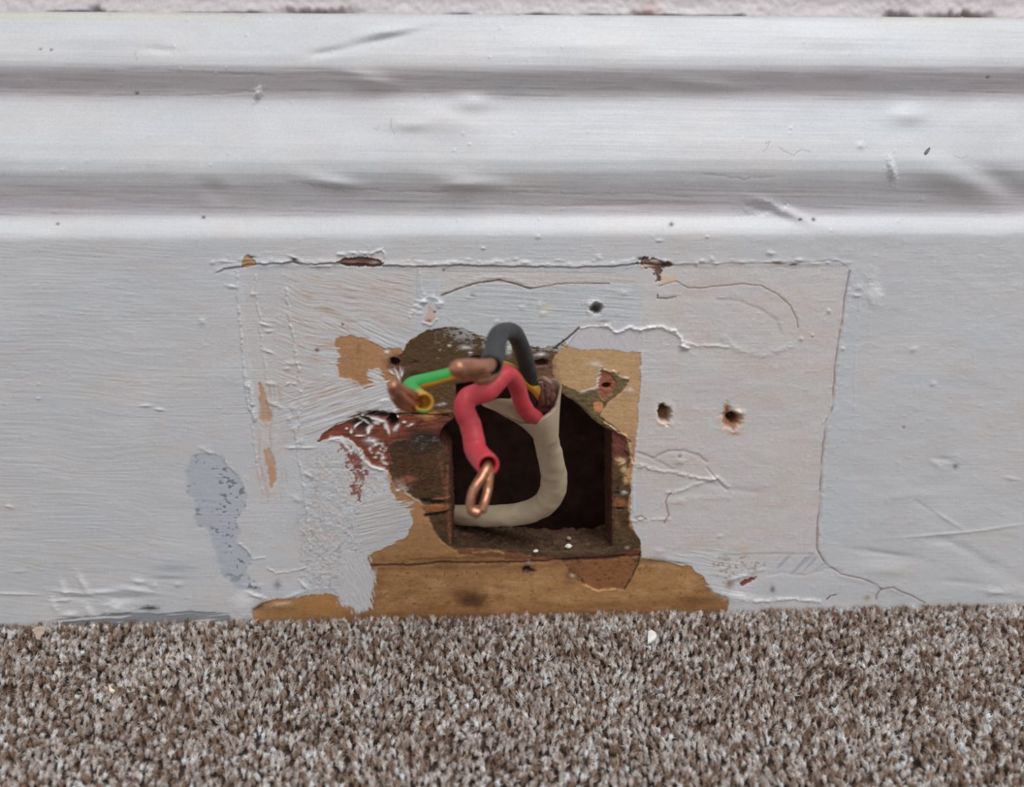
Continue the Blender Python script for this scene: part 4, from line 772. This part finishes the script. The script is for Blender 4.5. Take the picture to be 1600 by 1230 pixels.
def tube(pts, seg=28, open_end=False, wall=0.28, round_end=False, wob=0.0, seed=0, n=14, flat=None, raw=False, stripe=None):
    P3, R = pxpath(pts) if not raw else pts
    path, rad = spline(P3, R, n); T, A, B = frames(path)
    rings = []
    for i in range(len(path)):
        a = np.arange(seg)*2*math.pi/seg
        r = rad[i]*(1+wob*vnoise(a*1.2+seed, np.full(seg, i*0.22), seed))
        rings.append(path[i]+np.outer(r*np.cos(a), A[i])+np.outer(r*np.sin(a), B[i]))
    a = np.arange(seg)*2*math.pi/seg
    def ring(c, r, T_=None): return c+np.outer(r*np.cos(a), A[-1])+np.outer(r*np.sin(a), B[-1])
    rE = rad[-1]; e = path[-1]; t = T[-1]
    if open_end:
        rings += [ring(e+t*rE*.08, rE*.97), ring(e+t*rE*.12, rE*.86), ring(e+t*rE*.08, rE*(1-wall)), ring(e-t*rE*.4, rE*(1-wall-.03)), ring(e-t*rE*1.4, rE*(1-wall-.04))]
    elif round_end:
        for q_ in (.3, .6, .85, .97): rings.append(ring(e+t*rE*.7*q_, rE*math.sqrt(1-q_*q_)))
    rings = np.array(rings); nr = len(rings); vs = rings.reshape(-1, 3); fs = []
    for i in range(nr-1):
        for k in range(seg): k2 = (k+1) % seg; fs.append((i*seg+k, i*seg+k2, (i+1)*seg+k2, (i+1)*seg+k))
    fs.append(tuple(range(seg))[::-1]); fs.append(tuple((nr-1)*seg+k for k in range(seg)))
    return vs, fs
base = P(830, 800, 0.0)
cable = bpy.data.objects.new('electrical_cable', None); COL.objects.link(cable); cable.location = Vector(base); cable.empty_display_size = 0.02
tag(cable, 'beige cable with stripped red, black and green-yellow wires coming out of the skirting hole', 'cable')

sheath_m = simple_mat('aged_beige_sheath', alb(156, 141, 118, 1.7), 0.55, nscale=120, var=0.07, bump=0.35, dist=0.0006)
inner_m = simple_mat('torn_sheath_inside', alb(122, 100, 80, 1.4), 0.7, nscale=200, var=0.1, bump=0.3)
red_m = simple_mat('red_insulation', np.array([0.60, 0.052, 0.070]), 0.5, nscale=260, var=0.06, bump=0.3, dist=0.0004)
blk_m = simple_mat('faded_black_insulation', np.array([0.030, 0.032, 0.034]), 0.5, nscale=260, var=0.3, bump=0.3)
cop_m = simple_mat('tarnished_copper', np.array([0.50, 0.235, 0.14]), 0.33, metal=0.85, nscale=300, var=0.3, bump=0.2)
grn_m = simple_mat('green_insulation', np.array([0.035, 0.36, 0.07]), 0.4, nscale=260, var=0.06, bump=0.2)
yel_m = simple_mat('yellow_insulation', np.array([0.62, 0.33, 0.03]), 0.4, nscale=260, var=0.08, bump=0.2)
fil_m = simple_mat('brown_filler', alb(88, 54, 44, 1.2), 0.8, nscale=300, var=0.3, bump=0.8, dist=0.001)

def part(name, vf, mats, parent, mi=None):
    vs, fs = vf; return mesh_obj(name, vs, fs, mats, parent, mi=mi, origin=np.asarray(vs).mean(0))

# sheath: from behind the left of the board, along the bottom of the recess, then up and forward
SH = [(668, 806, 40, 14), (700, 805, 30, 15), (735, 806, 20, 16.5), (775, 806, 12, 17), (812, 803, 6, 17.5), (842, 793, 0, 18.5), (860, 775, -5, 20), (866, 752, -9, 21), (863, 728, -14, 20), (857, 702, -20, 20), (853, 680, -26, 20), (850, 664, -31, 16)]
sh = part('outer_sheath', tube(SH, seg=40, wob=0.05, seed=3), sheath_m, cable)
# torn mouth of the sheath: a flared collar with a long pointed tongue to the left
c0, r0 = spline(*pxpath(SH), 14); Tn, An, Bn = frames(c0)
mouth = [  # angle order round the mouth, rim points (px, py, depth mm); start at lower front and go right / up / back / left
    (838, 660, -40), (851, 652, -39), (864, 643, -37), (872, 628, -35), (877, 611, -32), (877, 598, -29), (869, 591, -26), (852, 594, -22), (838, 598, -20), (826, 606, -18), (812, 618, -17), (796, 622, -20), (780, 622, -26), (764, 628, -34), (751, 632, -40), (772, 642, -41), (790, 652, -42), (806, 659, -42), (822, 663, -41)]
mp3 = np.array([P(*m_[:2], m_[2]/1000.0) for m_ in mouth]); nm = 76
mm3 = []
for i in range(nm):
    t = i/nm*len(mouth); k = int(t); f_ = t-k; a_, b_, c_, d_ = [mp3[(k+o) % len(mouth)] for o in (-1, 0, 1, 2)]
    mm3.append(0.5*((2*b_)+(-a_+c_)*f_+(2*a_-5*b_+4*c_-d_)*f_*f_+(-a_+3*b_-3*c_+d_)*f_**3))
mm3 = np.array(mm3)
mm3 += np.stack([0.0003*fbm(np.arange(nm)*0.7, np.zeros(nm)+k, 600+k, 2) for k in range(3)], 1)
# base ring of the sheath end, matched by direction on the picture side
ce = c0[-12]; rE = r0[-14]*1.035
angs = []
for i in range(nm):
    d_ = mm3[i]-ce; angs.append(math.atan2(np.dot(d_, Bn[-1]), np.dot(d_, An[-1])))
angs = np.unwrap(angs); sgn = np.sign(angs[-1]-angs[0])
start = angs[0]; even = start+sgn*2*math.pi*np.arange(nm)/nm
use = even*0.6+0.4*np.clip(angs, min(even), max(even))
rows = 12; vs = []; fs = []
ringb = ce-Tn[-14]*0.001+rE*(np.outer(np.cos(use), An[-14])+np.outer(np.sin(use), Bn[-14]))
ctr = ce
for s_i in range(rows+1):
    t = s_i/rows; tt = t
    pt = ringb*(1-tt)+mm3*tt+np.outer(np.ones(nm), Tn[-1])*0.0035*math.sin(math.pi*t)*0.5+np.outer(fbm(np.arange(nm)*0.35, np.full(nm, t*2.0), 640, 2), Tn[-1])*0.0006*t
    vs.append(pt)
axis_c = np.array([v.mean(0) for v in vs])
inn = []
for s_i in range(rows, -1, -1):
    c_ = axis_c[s_i]*0.8+ce*0.2; d_ = c_-vs[s_i]; dn_ = d_/np.linalg.norm(d_, axis=1)[:, None]
    inn.append(vs[s_i]+dn_*(0.0014 if s_i < rows else 0.0012))
allr = vs+inn; vsA = np.concatenate(allr); mi = []
for i in range(len(allr)-1):
    for k in range(nm): k2 = (k+1) % nm; fs.append((i*nm+k, i*nm+k2, (i+1)*nm+k2, (i+1)*nm+k)); mi.append(0 if i < rows else 1)
col_o = part('torn_sheath_mouth', (vsA, fs), [sheath_m, inner_m], cable, mi=mi); col_o['label'] = 'torn open end of the beige sheath with a pointed tongue'
# fillers inside the mouth
for fx, fr, ft in ((846, 5.5, 602), (854, 6, 597), (862, 5.5, 602)):
    part('brown_filler', tube([(fx-2, 660, -24, fr), (fx, 640, -30, fr+.6), (fx+1, 622, -32, fr+.6), (fx+1, 608, -31, fr), (fx, ft, -29, fr*.8)], seg=18, wob=0.3, seed=fx, round_end=True), fil_m, cable)
part('black_bedding', tube([(843, 665, -22, 12), (842, 640, -26, 14), (838, 615, -25, 14), (836, 603, -23, 9)], seg=20, wob=0.2, seed=10, round_end=True), blk_m, cable)
# curled scrap of sheath on top of the mouth
def strip(pts, wpx, th=0.0007, up_=(0, 0, 1)):
    P3 = np.array([P(a, b, y/1000) for a, b, y in pts]); path, w = spline(P3, [x_*scale_at(P3[0]) for x_ in wpx], 8); T, A, B = frames(path)
    vs = []; fs = []; n = len(path)
    for i in range(n):
        side = np.cross(T[i], [0, -1, 0.2]); side /= np.linalg.norm(side); nn = np.cross(side, T[i])
        for s1, s2 in ((-1, -1), (1, -1), (1, 1), (-1, 1)): vs.append(path[i]+side*w[i]*s1+nn*th*.5*s2)
    for i in range(n-1):
        for k in range(4): k2 = (k+1) % 4; fs.append((i*4+k, i*4+k2, (i+1)*4+k2, (i+1)*4+k))
    fs += [(3, 2, 1, 0), tuple((n-1)*4+k for k in range(4))]; return np.array(vs), fs
part('sheath_shred', strip([(828, 597, -33), (840, 594, -35), (850, 592, -36), (862, 600, -37)], [1.2, 2.2, 4.5, 3]), inner_m, cable)

# black wire
BW_ = [(838, 660, -24, 12), (834, 630, -27, 12.5), (829, 603, -31, 13), (825, 578, -36, 13), (818, 552, -42, 13.2), (809, 530, -48, 13.5), (802, 520, -52, 14), (790, 518, -58, 14.5), (779, 524, -66, 15.5), (774, 540, -74, 16.5), (771, 558, -82, 17.5), (767, 570, -88, 18)]
bw = part('black_wire', tube(BW_, open_end=True, wob=0.03, seed=12, wall=0.2), blk_m, cable)
def strands(parent, name, defs):
    for d in defs: part(name, tube(d, seg=16, round_end=True, wob=0.04, seed=int(d[0][0])), cop_m, parent)
strands(bw, 'copper_strand', [[(774, 555, -80, 9), (766, 569, -89, 11.5), (752, 574, -95, 13), (735, 574, -99, 14), (719, 576, -103, 14.5), (714, 577, -105, 14)],
                              [(776, 558, -79, 8.5), (768, 577, -84, 9), (752, 583, -89, 10), (736, 585, -93, 10.5), (722, 586, -96, 10)],
                              [(778, 552, -79, 8), (776, 577, -81, 8.5), (764, 590, -84, 9), (748, 594, -88, 9)]])
# red wire
RW = [(842, 664, -22, 12), (838, 655, -33, 12.5), (826, 646, -42, 13), (816, 630, -46, 13.5), (809, 608, -49, 13.5), (801, 592, -53, 14), (790, 585, -57, 14.5), (777, 597, -60, 15.5), (762, 612, -63, 16), (742, 617, -66, 16.5), (729, 625, -69, 17), (726, 642, -71, 17), (735, 664, -73, 17), (740, 686, -76, 17), (744, 705, -79, 17.5), (754, 718, -85, 18.5), (762, 727, -92, 19)]
rw = part('red_wire', tube(RW, open_end=True, wob=0.035, seed=15, wall=0.27), red_m, cable)
strands(rw, 'copper_strand', [[(762, 722, -87, 8), (761, 731, -93, 8.5), (753, 746, -96, 8.5), (742, 762, -99, 7.5), (736, 780, -101, 7), (736, 796, -102, 8), (746, 802, -102.5, 9)],
                              [(765, 722, -87, 7), (764, 737, -93, 7.5), (763, 750, -95, 8), (762, 766, -97, 7), (758, 782, -100, 6.5), (753, 797, -101.5, 8)]])
# earth wire: green above, yellow below
EW = [(846, 650, -20, 8), (844, 628, -27, 8), (836, 609, -32, 8.5), (816, 591, -35, 9), (794, 576, -38, 9.5), (770, 571, -41, 10), (745, 574, -45, 10.5), (722, 580, -49, 11), (698, 587, -53, 11.5), (672, 594, -58, 12), (648, 600, -64, 12.5), (640, 608, -71, 13), (650, 619, -76, 14.5), (658, 626, -82, 15.5), (662, 629, -88, 16)]
vs, fs = tube(EW, open_end=True, wob=0.02, seed=18, wall=0.25)
vsn = np.asarray(vs); me_cent = np.array([vsn[list(f)].mean(0) for f in fs]); seg = 28; mi = []
P3, R = pxpath(EW); path, rad = spline(P3, R, 14)
for j, f in enumerate(fs):
    i = min(j//seg, len(path)-1); d = me_cent[j]-path[i]; u_, v_ = np.dot(d, up), -np.dot(d, fwd)
    g = 1 if u_/rad[i] > -0.2+0.15*math.sin(i*0.05) else 0
    if i < 98: g = 0
    mi.append(g if i < len(path)-22 else (0 if u_ > -rad[i]*0.75 else 1))
ew = part('earth_wire', (vs, fs), [yel_m, grn_m], cable, mi=mi); ew['label'] = 'green and yellow striped earth wire'
strands(ew, 'copper_strand', [[(655, 622, -82, 6.5), (648, 618, -88, 7), (634, 611, -93, 7.5), (620, 605, -97, 8.5), (613, 604, -99, 9)],
                              [(656, 630, -82, 7), (646, 630, -88, 8), (632, 624, -93, 9), (622, 614, -96, 10), (614, 609, -98, 10)],
                              [(652, 634, -82, 6), (640, 638, -88, 7), (626, 632, -92, 8), (616, 620, -95, 8)]])

# ------------------------------------------------------------------ loose bits
def chip(name, outline, center, nrm_th, mat, label, cat, group=None, rise=0.0):
    n = len(outline); vs = []
    for s_ in (0, 1):
        for (a, b, c) in outline: vs.append(np.array([a, b, c+s_*nrm_th]))
    vs.append(np.mean([v for v in vs[n:2*n]], 0)+np.array([0, 0, nrm_th*.4]))
    fs = [tuple(range(n))[::-1]]+[(k, (k+1) % n, n+(k+1) % n, n+k) for k in range(n)]+[(n+k, n+(k+1) % n, 2*n) for k in range(n)]
    o = mesh_obj(name, vs, fs, mat, smooth=False, origin=center); return tag(o, label, cat, group)
white_m = simple_mat('white_paint_flake', alb(196, 194, 186), 0.5, var=0.04, bump=0.1)
zc = 0.0004
pts = [(1013, 989), (1018, 987), (1024, 991), (1026, 996), (1023, 1001), (1017, 1005), (1012, 1007), (1012, 998)]
o3 = [PZ(a, b, zc) for a, b in pts]; chip('paint_flake', o3, PZ(1018, 996, zc), 0.0011, white_m, 'small half-moon white paint flake lying on the carpet below the hole', 'paint flake')
pts = [(170, 1072), (173, 1073), (175, 1079), (180, 1081), (176, 1084), (171, 1082)]
chip('plaster_crumb', [PZ(a, b, zc) for a, b in pts], PZ(174, 1078, zc), 0.0009, simple_mat('cream_crumb', alb(190, 178, 150), 0.7, var=0.05), 'tiny cream crumb on the carpet at left, well below the flaking foot of the board', 'crumb')
def crumb(px, py, y, r, rgb, label, zoff=0.0):
    zfl = P(800, 861, 0.0)[2]; d = fwd+right*((px-800)/F)-up*((py-615)/F)
    c = CAM+d*((zfl+r*0.5-CAM[2])/d[2])
    vs = []; rg = random.Random(px)
    for a in range(7):
        for b in range(5):
            th_ = a*2*math.pi/7; ph_ = (b/4-0.5)*math.pi*0.96; k = r*rg.uniform(0.75, 1.2); vs.append(c+np.array([k*1.2*math.cos(th_)*math.cos(ph_), k*math.sin(th_)*math.cos(ph_), 0.75*k*math.sin(ph_)]))
    fs = [(a*5+b, ((a+1) % 7)*5+b, ((a+1) % 7)*5+b+1, a*5+b+1) for a in range(7) for b in range(4)]+[tuple(a*5 for a in range(7))[::-1], tuple(a*5+4 for a in range(7))]
    o = mesh_obj('plaster_crumb', vs, fs, simple_mat('crumb', alb(*rgb), 0.8, var=0.1), smooth=False, origin=c); return tag(o, label, 'crumb', 'crumbs on the ledge of the hole')
crumb(888, 853, 0, 0.0015, (196, 188, 172), 'larger white plaster crumb on the bottom ledge of the hole, at its front right')
crumb(889, 841, 0, 0.0012, (128, 112, 88), 'dull beige crumb on the bottom ledge of the hole, just behind the white one')
crumb(837, 861, 0, 0.0011, (186, 180, 172), 'slim white crumb at the front edge of the ledge, below the cable bend')
# small dark husk stuck on the moulding
hz_ = None
for _ in range(1):
    y_ = 0.006
    for k in range(6): p = P(1449, 236, y_); y_ = float(profile(p[2]))-0.0004
    c = P(1449, 236, y_)
a = right*0.6+up*0.8; a /= np.linalg.norm(a); b2 = np.cross(a, fwd); vs = []; s = scale_at(c); nl = 9; sg = 10
for i in range(nl):
    t = i/(nl-1)*2-1; rr_ = 2.4*s*math.sqrt(max(0, 1-t*t))**0.9*(1-0.25*t)+0.00003
    for k in range(sg): an = 2*math.pi*k/sg; vs.append(c+a*t*7.5*s+b2*rr_*math.cos(an)-fwd*rr_*0.6*math.sin(an))
fs = [(i*sg+k, i*sg+(k+1) % sg, (i+1)*sg+(k+1) % sg, (i+1)*sg+k) for i in range(nl-1) for k in range(sg)]+[tuple(range(sg))[::-1], tuple((nl-1)*sg+k for k in range(sg))]
o = mesh_obj('seed_husk', vs, fs, simple_mat('husk', alb(96, 90, 86), 0.7, var=0.3), origin=c); tag(o, 'tiny dark oval husk stuck to the white moulding at upper right', 'husk')

pts = [(50, 986), (56, 981), (66, 980), (71, 984), (69, 991), (65, 994), (63, 1001), (57, 1000), (55, 993)]
o3 = [PZ(a, b, 0.0002) for a, b in pts]
chip('paint_flake', o3, PZ(62, 988, 0.0002), 0.0006, simple_mat('dull_paint_flake', alb(140, 126, 112), 0.7, var=0.15), 'small dull tan paint flake on the carpet below the flaking foot of the board', 'paint flake')
